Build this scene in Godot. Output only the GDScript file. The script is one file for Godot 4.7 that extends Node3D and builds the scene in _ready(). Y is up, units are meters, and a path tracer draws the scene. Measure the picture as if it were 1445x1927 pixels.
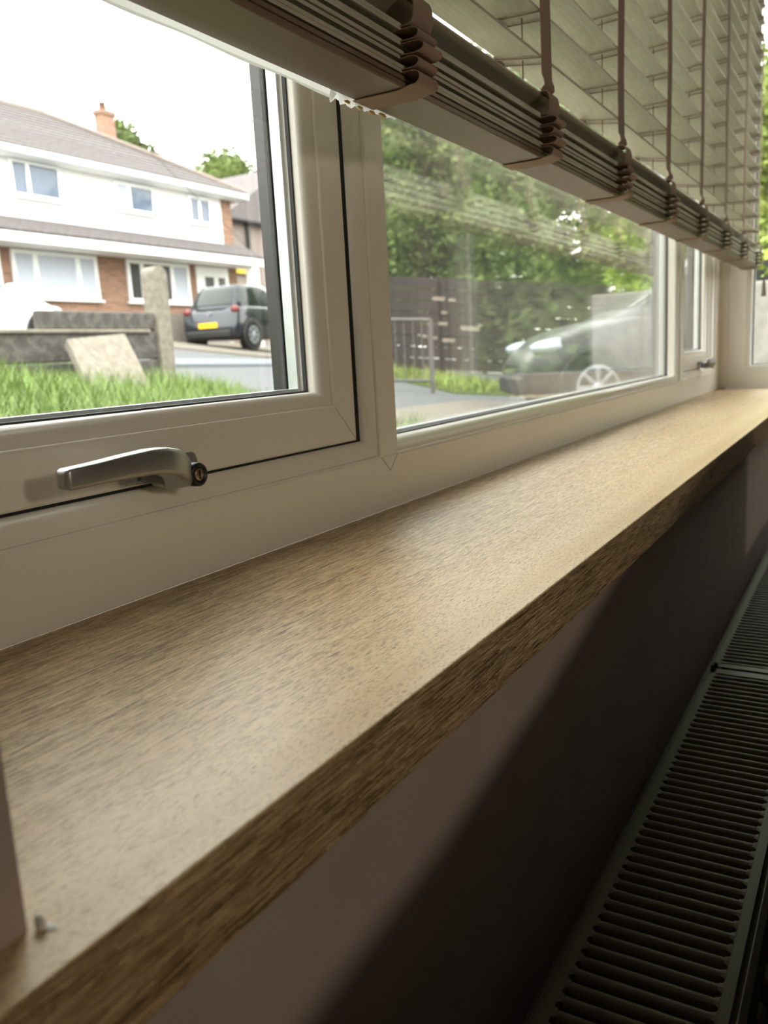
extends Node3D

# ---------------------------------------------------------------- camera, sky, exposure
const CAM_AZ := 0.53827      # turned from the window wall's own direction
const CAM_DIP := 0.18373
const CAM_ROLL := 0.05498
const EYE := Vector3(0.0, 0.16, 0.446)
const SKY_ENERGY := 2.3
const LAMP_COLOR := Color(1.0, 0.945, 0.85)
const LAMP_ENERGY := 1.3
const EXPOSURE := 1.12

var M := {}
var rng := RandomNumberGenerator.new()

func camera_and_light() -> void:
	var f := Vector3(cos(CAM_DIP) * cos(CAM_AZ), -sin(CAM_DIP), -cos(CAM_DIP) * sin(CAM_AZ))
	var r0 := Vector3(sin(CAM_AZ), 0.0, cos(CAM_AZ))
	var d0 := f.cross(r0)
	var r := cos(CAM_ROLL) * r0 + sin(CAM_ROLL) * d0
	var cam := Camera3D.new()
	cam.name = "camera"
	var attr := CameraAttributesPhysical.new()
	attr.frustum_focal_length = 19.49
	attr.exposure_aperture = 7.0
	attr.frustum_focus_distance = 0.62
	cam.attributes = attr
	cam.fov = 63.25
	cam.near = 0.02
	cam.far = 400.0
	add_child(cam)
	cam.transform = Transform3D(Basis(r, r.cross(f) * 1.0, -f), EYE)
	cam.current = true
	var env := Environment.new()
	var sky_mat := ProceduralSkyMaterial.new()
	sky_mat.sky_top_color = Color(0.97, 0.98, 0.95)
	sky_mat.sky_horizon_color = Color(1.0, 0.99, 0.965)
	sky_mat.ground_horizon_color = Color(0.45, 0.45, 0.42)
	sky_mat.ground_bottom_color = Color(0.4, 0.4, 0.36)
	sky_mat.sky_energy_multiplier = SKY_ENERGY
	sky_mat.ground_energy_multiplier = SKY_ENERGY
	var sky := Sky.new()
	sky.sky_material = sky_mat
	env.background_mode = Environment.BG_SKY
	env.sky = sky
	env.tonemap_mode = Environment.TONE_MAPPER_LINEAR
	env.tonemap_exposure = EXPOSURE
	env.sdfgi_enabled = true
	env.ssao_enabled = true
	env.ssil_enabled = true
	var we := WorldEnvironment.new()
	we.name = "world_environment"
	we.environment = env
	add_child(we)

# ---------------------------------------------------------------- mesh helpers
func begin() -> SurfaceTool:
	var st := SurfaceTool.new()
	st.begin(Mesh.PRIMITIVE_TRIANGLES)
	st.set_smooth_group(-1)
	return st

func tri(st: SurfaceTool, a: Vector3, b: Vector3, c: Vector3, outward: Vector3) -> void:
	if (b - a).cross(c - a).dot(outward) > 0.0:
		st.add_vertex(a); st.add_vertex(c); st.add_vertex(b)
	else:
		st.add_vertex(a); st.add_vertex(b); st.add_vertex(c)

func quad(st: SurfaceTool, a: Vector3, b: Vector3, c: Vector3, d: Vector3, outward: Vector3) -> void:
	tri(st, a, b, c, outward)
	tri(st, a, c, d, outward)

# a box with chamfered edges; t places it
func bx(st: SurfaceTool, c: Vector3, size: Vector3, ch := 0.0, t := Transform3D()) -> void:
	var h := size * 0.5
	ch = minf(ch, minf(h.x, minf(h.y, h.z)) * 0.9)
	var v := func(s: Vector3, axis: int) -> Vector3:
		var p := Vector3.ZERO
		for k in 3:
			p[k] = s[k] * (h[k] - (0.0 if k == axis else ch))
		return t * (c + p)
	var sg := [-1.0, 1.0]
	for a in 3:
		var b: int = (a + 1) % 3
		var e: int = (a + 2) % 3
		for s in sg:
			var o := Vector3.ZERO
			o[a] = s
			var q := []
			for w in [[-1.0, -1.0], [1.0, -1.0], [1.0, 1.0], [-1.0, 1.0]]:
				var g := Vector3.ZERO
				g[a] = s; g[b] = w[0]; g[e] = w[1]
				q.append(v.call(g, a))
			quad(st, q[0], q[1], q[2], q[3], t.basis * o)
			if ch > 0.0:
				for s2 in sg:
					var o2 := Vector3.ZERO
					o2[a] = s; o2[b] = s2
					var g1 := o2; g1[e] = -1.0
					var g2 := o2; g2[e] = 1.0
					quad(st, v.call(g1, a), v.call(g2, a), v.call(g2, b), v.call(g1, b), t.basis * o2)
	if ch > 0.0:
		for i in 8:
			var g := Vector3(sg[i & 1], sg[(i >> 1) & 1], sg[(i >> 2) & 1])
			tri(st, v.call(g, 0), v.call(g, 1), v.call(g, 2), t.basis * g)

# box between two corners
func slab(st: SurfaceTool, a: Vector3, b: Vector3, ch := 0.0) -> void:
	bx(st, (a + b) * 0.5, (b - a).abs(), ch)

# polygon swept between t0 and t1; f turns (p, t) into a point
func prism(st: SurfaceTool, poly: PackedVector2Array, f: Callable, t0: float, t1: float, caps := true) -> void:
	var area := 0.0
	for i in poly.size():
		var a := poly[i]
		var b := poly[(i + 1) % poly.size()]
		area += a.x * b.y - b.x * a.y
	var sgn := 1.0 if area > 0.0 else -1.0
	var tm := (t0 + t1) * 0.5
	for i in poly.size():
		var a := poly[i]
		var b := poly[(i + 1) % poly.size()]
		var n := Vector2(b.y - a.y, a.x - b.x).normalized() * sgn * 0.01
		var m := (a + b) * 0.5
		var o: Vector3 = f.call(m + n, tm) - f.call(m, tm)
		quad(st, f.call(a, t0), f.call(b, t0), f.call(b, t1), f.call(a, t1), o)
	if caps:
		var ix := Geometry2D.triangulate_polygon(poly)
		var along: Vector3 = f.call(poly[0], t1) - f.call(poly[0], t0)
		for i in range(0, ix.size(), 3):
			tri(st, f.call(poly[ix[i]], t0), f.call(poly[ix[i + 1]], t0), f.call(poly[ix[i + 2]], t0), -along)
			tri(st, f.call(poly[ix[i]], t1), f.call(poly[ix[i + 1]], t1), f.call(poly[ix[i + 2]], t1), along)

# mitred moulding round a rectangle; prof is a list of Vector2(inset, z)
func moulding(st: SurfaceTool, x0: float, y0: float, x1: float, y1: float, prof: Array) -> void:
	for i in prof.size() - 1:
		var p: Vector2 = prof[i]
		var q: Vector2 = prof[i + 1]
		var ci := [Vector3(x0 + p.x, y0 + p.x, p.y), Vector3(x1 - p.x, y0 + p.x, p.y), Vector3(x1 - p.x, y1 - p.x, p.y), Vector3(x0 + p.x, y1 - p.x, p.y)]
		var cj := [Vector3(x0 + q.x, y0 + q.x, q.y), Vector3(x1 - q.x, y0 + q.x, q.y), Vector3(x1 - q.x, y1 - q.x, q.y), Vector3(x0 + q.x, y1 - q.x, q.y)]
		var inn := [Vector3(0, 1, 0), Vector3(-1, 0, 0), Vector3(0, -1, 0), Vector3(1, 0, 0)]
		for k in 4:
			var o: Vector3 = inn[k] * -(q.y - p.y) + Vector3(0, 0, q.x - p.x)
			quad(st, ci[k], ci[(k + 1) % 4], cj[(k + 1) % 4], cj[k], o)

# a ring of four bars (a rectangular frame) between z0 and z1
func ring(st: SurfaceTool, x0: float, y0: float, x1: float, y1: float, w: float, z0: float, z1: float, ch := 0.0) -> void:
	slab(st, Vector3(x0, y0, z0), Vector3(x1, y0 + w, z1), ch)
	slab(st, Vector3(x0, y1 - w, z0), Vector3(x1, y1, z1), ch)
	slab(st, Vector3(x0, y0 + w, z0), Vector3(x0 + w, y1 - w, z1), ch)
	slab(st, Vector3(x1 - w, y0 + w, z0), Vector3(x1, y1 - w, z1), ch)

func tube(st: SurfaceTool, pts: Array, radius: float, sides := 6) -> void:
	st.set_smooth_group(0)
	var rings := []
	for i in pts.size():
		var dir: Vector3 = (pts[mini(i + 1, pts.size() - 1)] - pts[maxi(i - 1, 0)]).normalized()
		var u := dir.cross(Vector3(0.31, 0.87, 0.4)).normalized()
		var w := dir.cross(u)
		var r := []
		for k in sides:
			var a := TAU * k / sides
			r.append(pts[i] + (u * cos(a) + w * sin(a)) * radius)
		rings.append(r)
	for i in pts.size() - 1:
		for k in sides:
			var n := (k + 1) % sides
			quad(st, rings[i][k], rings[i][n], rings[i + 1][n], rings[i + 1][k], rings[i][k] - pts[i])
	st.set_smooth_group(-1)
	for e in [0, pts.size() - 1]:
		var o: Vector3 = pts[0] - pts[1] if e == 0 else pts[e] - pts[e - 1]
		for k in sides:
			tri(st, pts[e], rings[e][k], rings[e][(k + 1) % sides], o)

# prof: Vector2(radius, height along the axis y of t)
func lathe(st: SurfaceTool, prof: Array, t: Transform3D, seg := 20, smooth := true) -> void:
	st.set_smooth_group(0 if smooth else -1)
	for i in prof.size() - 1:
		var p: Vector2 = prof[i]
		var q: Vector2 = prof[i + 1]
		for k in seg:
			var a := TAU * k / seg
			var b := TAU * (k + 1) / seg
			var da := Vector3(cos(a), 0, sin(a))
			var db := Vector3(cos(b), 0, sin(b))
			var o := (da + db) * 0.5 * (q.y - p.y) + Vector3(0, -(q.x - p.x), 0)
			var up := Vector3.UP
			quad(st, t * (da * p.x + up * p.y), t * (db * p.x + up * p.y), t * (db * q.x + up * q.y), t * (da * q.x + up * q.y), t.basis * o)
	st.set_smooth_group(-1)

func ellipsoid(st: SurfaceTool, c: Vector3, r: Vector3, rough := 0.0, n := 10, sd := 0) -> void:
	st.set_smooth_group(0)
	var noise := FastNoiseLite.new()
	noise.seed = sd
	noise.frequency = 0.9
	var p := func(i: int, k: int) -> Vector3:
		var a := PI * i / n
		var b := TAU * (k % (2 * n)) / (2.0 * n)
		var d := Vector3(sin(a) * cos(b), cos(a), sin(a) * sin(b))
		return c + d * r * (1.0 + rough * noise.get_noise_3dv(d * 2.0 + c))
	for i in n:
		for k in 2 * n:
			quad(st, p.call(i, k), p.call(i, k + 1), p.call(i + 1, k + 1), p.call(i + 1, k), p.call(i, k) + p.call(i + 1, k + 1) - c * 2.0)
	st.set_smooth_group(-1)

# cloth band: a path in (z, y) with a width along x and a thickness
func ribbon(st: SurfaceTool, path: Array, x0: float, x1: float, thick: float) -> void:
	st.set_smooth_group(0)
	var inner := []
	for i in path.size():
		var d: Vector2 = (path[mini(i + 1, path.size() - 1)] - path[maxi(i - 1, 0)]).normalized()
		inner.append(path[i] + Vector2(-d.y, d.x) * thick)
	var P := func(p: Vector2, x: float) -> Vector3: return Vector3(x, p.y, p.x)
	for i in path.size() - 1:
		var n: Vector2 = path[i] - inner[i]
		var o := Vector3(0, n.y, n.x)
		st.set_smooth_group(1)
		quad(st, P.call(path[i], x0), P.call(path[i], x1), P.call(path[i + 1], x1), P.call(path[i + 1], x0), o)
		st.set_smooth_group(2)
		quad(st, P.call(inner[i], x0), P.call(inner[i], x1), P.call(inner[i + 1], x1), P.call(inner[i + 1], x0), -o)
		st.set_smooth_group(-1)
		quad(st, P.call(path[i], x0), P.call(path[i + 1], x0), P.call(inner[i + 1], x0), P.call(inner[i], x0), Vector3(-1, 0, 0))
		quad(st, P.call(path[i], x1), P.call(path[i + 1], x1), P.call(inner[i + 1], x1), P.call(inner[i], x1), Vector3(1, 0, 0))

# ---------------------------------------------------------------- scene-tree helpers
func mesh_of(st: SurfaceTool) -> ArrayMesh:
	st.generate_normals()
	return st.commit()

func put(called: String, mesh: Mesh, mat: Material, parent: Node = self) -> MeshInstance3D:
	var o := MeshInstance3D.new()
	o.name = called
	o.mesh = mesh
	o.material_override = mat
	parent.add_child(o, true)
	return o

func obj(called: String, st: SurfaceTool, mat: Material, parent: Node = self) -> MeshInstance3D:
	return put(called, mesh_of(st), mat, parent)

func tag(o: Node, label: String, category: String, group := "") -> void:
	o.set_meta("label", label)
	o.set_meta("category", category)
	if group != "":
		o.set_meta("group", group)

func base(called: String, at := Vector3.ZERO, turn := 0.0) -> Node3D:
	var o := Node3D.new()
	o.name = called
	add_child(o, true)
	o.position = at
	o.rotation.y = turn
	return o

func structure(o: Node, label := "", category := "") -> void:
	o.set_meta("kind", "structure")
	if label != "":
		tag(o, label, category)

# ---------------------------------------------------------------- materials
func mat(c: Color, rough := 0.6, metal := 0.0) -> StandardMaterial3D:
	var m := StandardMaterial3D.new()
	m.albedo_color = c
	m.roughness = rough
	m.metallic = metal
	return m

# mottled material: noise between two colours, laid on in world metres
func mottled(a: Color, b: Color, size: float, rough: float, sd: int, _bump := 0.0, octaves := 4, stretch := Vector3.ONE) -> StandardMaterial3D:
	var m := mat(Color.WHITE, rough)
	var n := FastNoiseLite.new()
	n.seed = sd
	n.noise_type = FastNoiseLite.TYPE_SIMPLEX
	n.frequency = 0.02
	n.fractal_octaves = octaves
	var g := Gradient.new()
	g.set_color(0, a)
	g.set_color(1, b)
	g.set_offset(0, 0.25)
	g.set_offset(1, 0.75)
	var tx := NoiseTexture2D.new()
	tx.width = 256
	tx.height = 256
	tx.seamless = true
	tx.noise = n
	tx.color_ramp = g
	m.albedo_texture = tx
	m.uv1_triplanar = true
	m.uv1_world_triplanar = true
	m.uv1_scale = stretch / size
	return m

func oak() -> StandardMaterial3D:
	var w := 2048
	var h := 1024
	# growth bands: long soft streaks that wander slightly, plus fine fibre lines
	var band := FastNoiseLite.new()
	band.seed = 5
	band.frequency = 0.006
	band.fractal_octaves = 3
	var fibre := FastNoiseLite.new()
	fibre.seed = 9
	fibre.frequency = 0.09
	fibre.fractal_octaves = 2
	var sw := 160
	var im := Image.create(sw + 10, h, false, Image.FORMAT_RGB8)
	var light := Color(0.86, 0.77, 0.61)
	var dark := Color(0.77, 0.645, 0.465)
	var pink := Color(0.81, 0.715, 0.58)
	for x in sw + 10:
		var ang := TAU * x / sw
		var cx := cos(ang) * 9.0
		var cy := sin(ang) * 9.0
		for y in h:
			var b := band.get_noise_3d(cx * 2.2, y * 1.0, cy * 2.2)
			var f := fibre.get_noise_3d(cx * 0.8, y * 1.1, cy * 0.8)
			var k := clampf(0.30 + b * 0.6 + f * 0.14, 0.0, 1.0)
			var c := light.lerp(dark, k)
			c = c.lerp(pink, clampf(band.get_noise_3d(cx + 90.0, y * 0.6, cy) * 0.9, 0.0, 0.6))
			im.set_pixel(x, y, c)
	im.resize(w * (sw + 10) / sw, h, Image.INTERPOLATE_CUBIC)
	im = im.get_region(Rect2i(5 * w / sw, 0, w, h))
	var r := RandomNumberGenerator.new()
	r.seed = 77
	for i in 34000:
		var v := r.randf()
		var x := r.randi() % w
		var y := int(v * h)
		# short open pores near the front edge, long fine ones towards the glass
		var front := clampf((v - 0.30) / 0.6, 0.0, 1.0)
		var length := int(lerpf(62.0, 8.0, front) * r.randf_range(0.4, 1.5))
		var tall := 1 if r.randf() < 0.75 else 2
		var deep := r.randf_range(0.68, 0.90)
		var c := im.get_pixel(x, y)
		c = Color(c.r * deep, c.g * deep * 0.97, c.b * deep * 0.93)
		for part in 2:
			var rect := Rect2i(x + part * length / 2, y + (part if r.randf() < 0.35 else 0), length / 2 + 1, tall)
			for wrap in [0, w]:
				var rw := Rect2i(rect.position - Vector2i(wrap, 0), rect.size)
				im.fill_rect(rw, c)
	# a few pale and brown flecks (medullary rays and small marks)
	for i in 260:
		var x := r.randi() % w
		var y := r.randi() % h
		var c := im.get_pixel(x, y).lerp(Color(0.58, 0.38, 0.20), r.randf_range(0.15, 0.5))
		for k in 5:
			im.fill_rect(Rect2i(x + r.randi() % 14, y + r.randi() % 5, 8 + r.randi() % 14, 1), c)
	var m := mat(Color.WHITE, 0.42)
	m.albedo_texture = ImageTexture.create_from_image(im)
	return m

func bricks(a: Color, mortar: Color) -> StandardMaterial3D:
	var im := Image.create(256, 256, false, Image.FORMAT_RGB8)
	im.fill(mortar)
	var r := RandomNumberGenerator.new()
	r.seed = 3
	for row in 16:
		for col in 5:
			var x := col * 64 - (32 if row % 2 else 0)
			im.fill_rect(Rect2i(x, row * 16 + 1, 60, 13), a.darkened(r.randf() * 0.22).lerp(Color(0.64, 0.48, 0.38), r.randf() * 0.25))
	var m := mat(Color.WHITE, 0.9)
	m.albedo_texture = ImageTexture.create_from_image(im)
	m.uv1_triplanar = true
	m.uv1_world_triplanar = true
	m.uv1_scale = Vector3.ONE / 1.2
	return m

func pane_glass() -> StandardMaterial3D:
	var m := mat(Color(0.9, 0.97, 0.95, 0.02), 0.0)
	m.transparency = BaseMaterial3D.TRANSPARENCY_ALPHA
	return m

func materials() -> void:
	M.upvc = mat(Color(0.89, 0.875, 0.84), 0.24)
	M.seam = mat(Color(0.45, 0.43, 0.40), 0.8)
	M.gasket = mat(Color(0.15, 0.16, 0.175), 0.6)
	M.rubber = mat(Color(0.03, 0.03, 0.035), 0.6)
	M.spacer = mat(Color(0.75, 0.77, 0.78), 0.35, 0.6)
	M.brown_foil = mat(Color(0.11, 0.10, 0.11), 0.3)
	M.glass = pane_glass()
	M.oak = oak()
	M.alu = mat(Color(0.66, 0.66, 0.66), 0.36, 0.85)
	M.black_plastic = mat(Color(0.03, 0.03, 0.03), 0.4)
	M.brass = mat(Color(0.62, 0.55, 0.42), 0.35, 0.9)
	M.slat = mottled(Color(0.73, 0.71, 0.645), Color(0.78, 0.76, 0.695), 0.35, 0.5, 21, 0.0, 3, Vector3(1, 12, 12))
	M.rail = mat(Color(0.49, 0.415, 0.345), 0.45)
	M.tape = mat(Color(0.63, 0.54, 0.48), 0.95)
	M.tape.rim_enabled = true
	M.tape.rim = 0.25
	M.cord = mat(Color(0.55, 0.50, 0.44), 0.9)
	M.film = mat(Color(0.86, 0.86, 0.83), 0.3)
	M.film.backlight_enabled = true
	M.film.backlight = Color(0.8, 0.8, 0.78)
	M.glue = mat(Color(0.92, 0.87, 0.70), 0.5)
	M.glue.backlight_enabled = true
	M.glue.backlight = Color(0.7, 0.6, 0.4)
	M.paint = mottled(Color(0.67, 0.61, 0.575), Color(0.69, 0.63, 0.595), 0.6, 0.75, 4, 0.01, 5)
	M.plaster_dab = mottled(Color(0.86, 0.86, 0.84), Color(0.95, 0.95, 0.94), 0.02, 0.8, 44, 0.05)
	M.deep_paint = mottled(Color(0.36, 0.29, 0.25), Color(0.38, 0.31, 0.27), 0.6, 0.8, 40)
	M.ceiling = mat(Color(0.45, 0.41, 0.37), 0.9)
	M.carpet = mottled(Color(0.20, 0.185, 0.175), Color(0.26, 0.24, 0.225), 0.15, 1.0, 6, 0.1)
	M.radiator = mat(Color(0.44, 0.42, 0.385), 0.45)
	M.sofa = mottled(Color(0.10, 0.085, 0.075), Color(0.13, 0.11, 0.10), 0.2, 0.8, 8)
	# outside
	M.brick = bricks(Color(0.60, 0.44, 0.36), Color(0.56, 0.50, 0.45))
	M.render = mottled(Color(0.90, 0.90, 0.90), Color(0.95, 0.95, 0.95), 0.8, 0.9, 10)
	M.buff_render = mottled(Color(0.50, 0.49, 0.46), Color(0.55, 0.54, 0.51), 0.8, 0.9, 41)
	M.white = mat(Color(0.93, 0.94, 0.94), 0.4)
	M.tiles = mottled(Color(0.33, 0.31, 0.32), Color(0.43, 0.40, 0.40), 0.7, 0.9, 11)
	M.pebble = mottled(Color(0.47, 0.42, 0.40), Color(0.56, 0.51, 0.48), 0.25, 0.95, 12)
	M.dark_glass = mat(Color(0.36, 0.41, 0.49), 0.06)
	M.curtain = mat(Color(0.72, 0.75, 0.80), 0.9)
	M.dark_room = mat(Color(0.07, 0.09, 0.09), 0.3)
	M.concrete = mottled(Color(0.27, 0.255, 0.25), Color(0.37, 0.35, 0.335), 0.45, 0.95, 13, 0.3, 5)
	M.concrete_pale = mottled(Color(0.44, 0.415, 0.38), Color(0.51, 0.48, 0.44), 0.4, 0.95, 14, 0.2, 5)
	M.slab = mottled(Color(0.42, 0.395, 0.355), Color(0.50, 0.475, 0.435), 0.35, 0.95, 15, 0.2, 5)
	M.asphalt = mottled(Color(0.28, 0.285, 0.295), Color(0.33, 0.335, 0.345), 0.5, 0.9, 16, 0.2, 5)
	M.paving = mottled(Color(0.38, 0.35, 0.31), Color(0.43, 0.40, 0.36), 0.6, 0.95, 17, 0.1)
	M.kerb = mottled(Color(0.36, 0.38, 0.405), Color(0.41, 0.43, 0.455), 0.3, 0.9, 18)
	M.soil = mottled(Color(0.25, 0.30, 0.12), Color(0.36, 0.42, 0.18), 0.5, 1.0, 19)
	M.fence = mottled(Color(0.13, 0.10, 0.10), Color(0.20, 0.155, 0.15), 0.5, 0.85, 20, 0.05, 4, Vector3(1, 6, 1))
	M.chip = mat(Color(0.50, 0.455, 0.42), 0.9)
	M.galv = mat(Color(0.36, 0.34, 0.33), 0.7, 0.1)
	M.bark = mottled(Color(0.18, 0.14, 0.10), Color(0.28, 0.22, 0.16), 0.2, 1.0, 22)
	M.navy = mat(Color(0.075, 0.10, 0.15), 0.3, 0.35)
	M.navy.clearcoat_enabled = true
	M.navy.clearcoat = 0.8
	M.navy.clearcoat_roughness = 0.05
	M.plum = mat(Color(0.13, 0.115, 0.15), 0.3, 0.35)
	M.plum.clearcoat_enabled = true
	M.plum.clearcoat = 0.8
	M.white_paint = mat(Color(0.85, 0.88, 0.88), 0.25)
	M.white_paint.clearcoat_enabled = true
	M.car_glass = mat(Color(0.10, 0.13, 0.13), 0.04)
	M.tyre = mat(Color(0.04, 0.04, 0.045), 0.85)
	M.alloy = mat(Color(0.62, 0.64, 0.67), 0.35, 0.5)
	M.red = mat(Color(0.42, 0.15, 0.15), 0.2)
	M.lamp_glass = mat(Color(0.66, 0.70, 0.73), 0.08, 0.3)
	M.plate = mat(Color(0.95, 0.72, 0.03), 0.5)
	M.trim_black = mat(Color(0.05, 0.055, 0.07), 0.5)
	M.yellow = mat(Color(0.75, 0.62, 0.10), 0.6)
	M.pot = mat(Color(0.45, 0.30, 0.24), 0.9)
	for k in [["leaf_dark", Color(0.37, 0.43, 0.20)], ["leaf_mid", Color(0.41, 0.48, 0.21)], ["leaf_pale", Color(0.53, 0.58, 0.25)], ["leaf_far", Color(0.41, 0.48, 0.21)], ["leaf_lime", Color(0.68, 0.76, 0.30)], ["blade", Color(0.48, 0.56, 0.28)]]:
		var m := mat(k[1], 0.6)
		m.vertex_color_use_as_albedo = true
		m.backlight_enabled = true
		m.backlight = Color(0.45, 0.45, 0.45)
		M[k[0]] = m

# ---------------------------------------------------------------- windows
# ovolo bead: a small step down from the flat face, then a quarter round that dies into the glass
func bead(st: SurfaceTool, x0: float, y0: float, x1: float, y1: float, z: float, back: float, wide := 0.0155) -> void:
	var r := 0.0024
	var e := []
	for i in 6:
		var t := PI / 2 * i / 5
		e.append(Vector2(r * sin(t), z - r * (1.0 - cos(t))))
	st.set_smooth_group(4)
	moulding(st, x0, y0, x1, y1, e)
	st.set_smooth_group(-1)
	moulding(st, x0, y0, x1, y1, [Vector2(r, z - r), Vector2(r, z - 0.0034)])
	var p := []
	for i in 13:
		var t := PI / 2 * i / 12
		p.append(Vector2(r + (wide - r) * sin(t), z - 0.0034 - 0.0115 * (1.0 - cos(t))))
	st.set_smooth_group(3)
	moulding(st, x0, y0, x1, y1, p)
	st.set_smooth_group(-1)
	moulding(st, x0, y0, x1, y1, [p[-1], Vector2(wide, back)])

func glazing(parent: Node3D, x0: float, y0: float, x1: float, y1: float, two_panes := false) -> void:
	# sealed double-glazed unit behind the bead, the bright spacer bar inside its edge, rubber seals
	var st := begin()
	ring(st, x0 - 0.004, y0 - 0.004, x1 + 0.004, y1 + 0.004, 0.0055, -0.035, -0.031)
	obj("gasket", st, M.gasket, parent)
	st = begin()
	slab(st, Vector3(x0 - 0.01, y0 - 0.01, -0.039 if two_panes else -0.055), Vector3(x1 + 0.01, y1 + 0.01, -0.035))
	obj("pane", st, M.glass, parent)
	if two_panes:
		st = begin()
		slab(st, Vector3(x0 - 0.01, y0 - 0.01, -0.055), Vector3(x1 + 0.01, y1 + 0.01, -0.051))
		obj("pane", st, M.glass, parent)
	st = begin()
	ring(st, x0 - 0.008, y0 - 0.008, x1 + 0.008, y1 + 0.008, 0.012, -0.0505, -0.0395)
	obj("spacer_bar", st, M.spacer, parent)
	st = begin()
	ring(st, x0 - 0.006, y0 - 0.006, x1 + 0.006, y1 + 0.006, 0.007, -0.060, -0.0555)
	obj("gasket", st, M.rubber, parent)

# lights: [flat edge left, flat edge right, opens]
func make_window(called: String, W0: float, W1: float, H: float, lights: Array, seams := false) -> Node3D:
	var root := base(called)
	var y0 := 0.0564
	var y1 := H - 0.06
	var st := begin()
	slab(st, Vector3(W0, 0, -0.055), Vector3(W1, y0, 0), 0.0008)
	obj("bottom_rail", st, M.upvc, root)
	st = begin()
	slab(st, Vector3(W0, y1, -0.055), Vector3(W1, H, 0))
	obj("top_rail", st, M.upvc, root)
	var edges := [W0]
	for l in lights:
		edges.append(l[0])
		edges.append(l[1])
	edges.append(W1)
	for i in range(0, edges.size(), 2):
		st = begin()
		slab(st, Vector3(edges[i], y0, -0.055), Vector3(edges[i + 1], y1, 0))
		obj("jamb" if i == 0 or i == edges.size() - 2 else "mullion", st, M.upvc, root)
	st = begin()
	slab(st, Vector3(W0, 0, -0.072), Vector3(W1, y0 + 0.012, -0.0555))
	slab(st, Vector3(W0, y1 - 0.012, -0.072), Vector3(W1, H, -0.0555))
	for i in range(0, edges.size(), 2):
		slab(st, Vector3(edges[i] - (0.0 if i == 0 else 0.012), y0, -0.072), Vector3(edges[i + 1] + (0.0 if i == edges.size() - 2 else 0.012), y1, -0.0555))
	obj("outer_face", st, M.brown_foil, root)
	for l in lights:
		var x0: float = l[0]
		var x1: float = l[1]
		st = begin()
		st.set_smooth_group(0)
		bead(st, x0, y0, x1, y1, 0.0, -0.052, 0.0155 if not l[2] else 0.0195)
		obj("frame_bead", st, M.upvc, root)
		if not l[2]:
			glazing(root, x0 + 0.0155, y0 + 0.0155, x1 - 0.0155, y1 - 0.0155, seams)
			continue
		# opening sash: flat face a little behind the frame, its own ovolo, dark shadow gap all round
		st = begin()
		ring(st, x0 + 0.0185, y0 + 0.0185, x1 - 0.0185, y1 - 0.0185, 0.0115, -0.030, -0.0135)
		obj("gasket", st, M.rubber, root)
		var sash := Node3D.new()
		sash.name = "opening_sash"
		root.add_child(sash, true)
		var a0: float = x0 + 0.0195 + 0.0095
		var a1: float = x1 - 0.0195 - 0.0095
		var b0 := y0 + 0.0195 + 0.0022
		var b1 := y1 - 0.0195 - 0.0022
		var fw := 0.036
		st = begin()
		var zf := -0.011
		var prof := [Vector2(0.0, -0.05), Vector2(0.0, zf - 0.0015), Vector2(0.0015, zf), Vector2(fw, zf)]
		moulding(st, a0, b0, a1, b1, prof)
		obj("sash_face", st, M.upvc, sash)
		st = begin()
		st.set_smooth_group(0)
		bead(st, a0 + fw, b0 + fw, a1 - fw, b1 - fw, zf, -0.052, 0.0165)
		obj("sash_bead", st, M.upvc, sash)
		st = begin()
		ring(st, a0, b0, a1, b1, fw + 0.0165, -0.072, -0.0555)
		obj("outer_face", st, M.brown_foil, sash)
		var k := fw + 0.0165
		glazing(sash, a0 + k, b0 + k, a1 - k, b1 - k)
		if seams:
			st = begin()
			for c in [[a0, b0, 1.0, 1.0], [a1, b0, -1.0, 1.0]]:
				var t := Transform3D(Basis(Vector3(0, 0, 1), (PI / 4) * c[2] * c[3]), Vector3(c[0] + c[2] * fw / 2, b0 + fw / 2, zf))
				bx(st, Vector3.ZERO, Vector3(fw * 1.38, 0.0005, 0.0002), 0.0, t)
			obj("weld_seam", st, M.seam, sash)
	if seams:
		st = begin()
		for i in range(2, edges.size() - 2, 2):
			var xm: float = (edges[i] + edges[i + 1]) / 2
			var hw: float = (edges[i + 1] - edges[i]) / 2
			for s in [-1.0, 1.0]:
				var a := Vector3(xm + s * hw, y0, 0.0)
				var b := Vector3(xm, y0 - hw * 0.95, 0.0)
				var t := Transform3D(Basis(Vector3(0, 0, 1), atan2(b.y - a.y, b.x - a.x)), (a + b) / 2)
				bx(st, Vector3.ZERO, Vector3(a.distance_to(b), 0.0006, 0.0003), 0.0, t)
		obj("weld_seam", st, M.seam, root)
	return root

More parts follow.
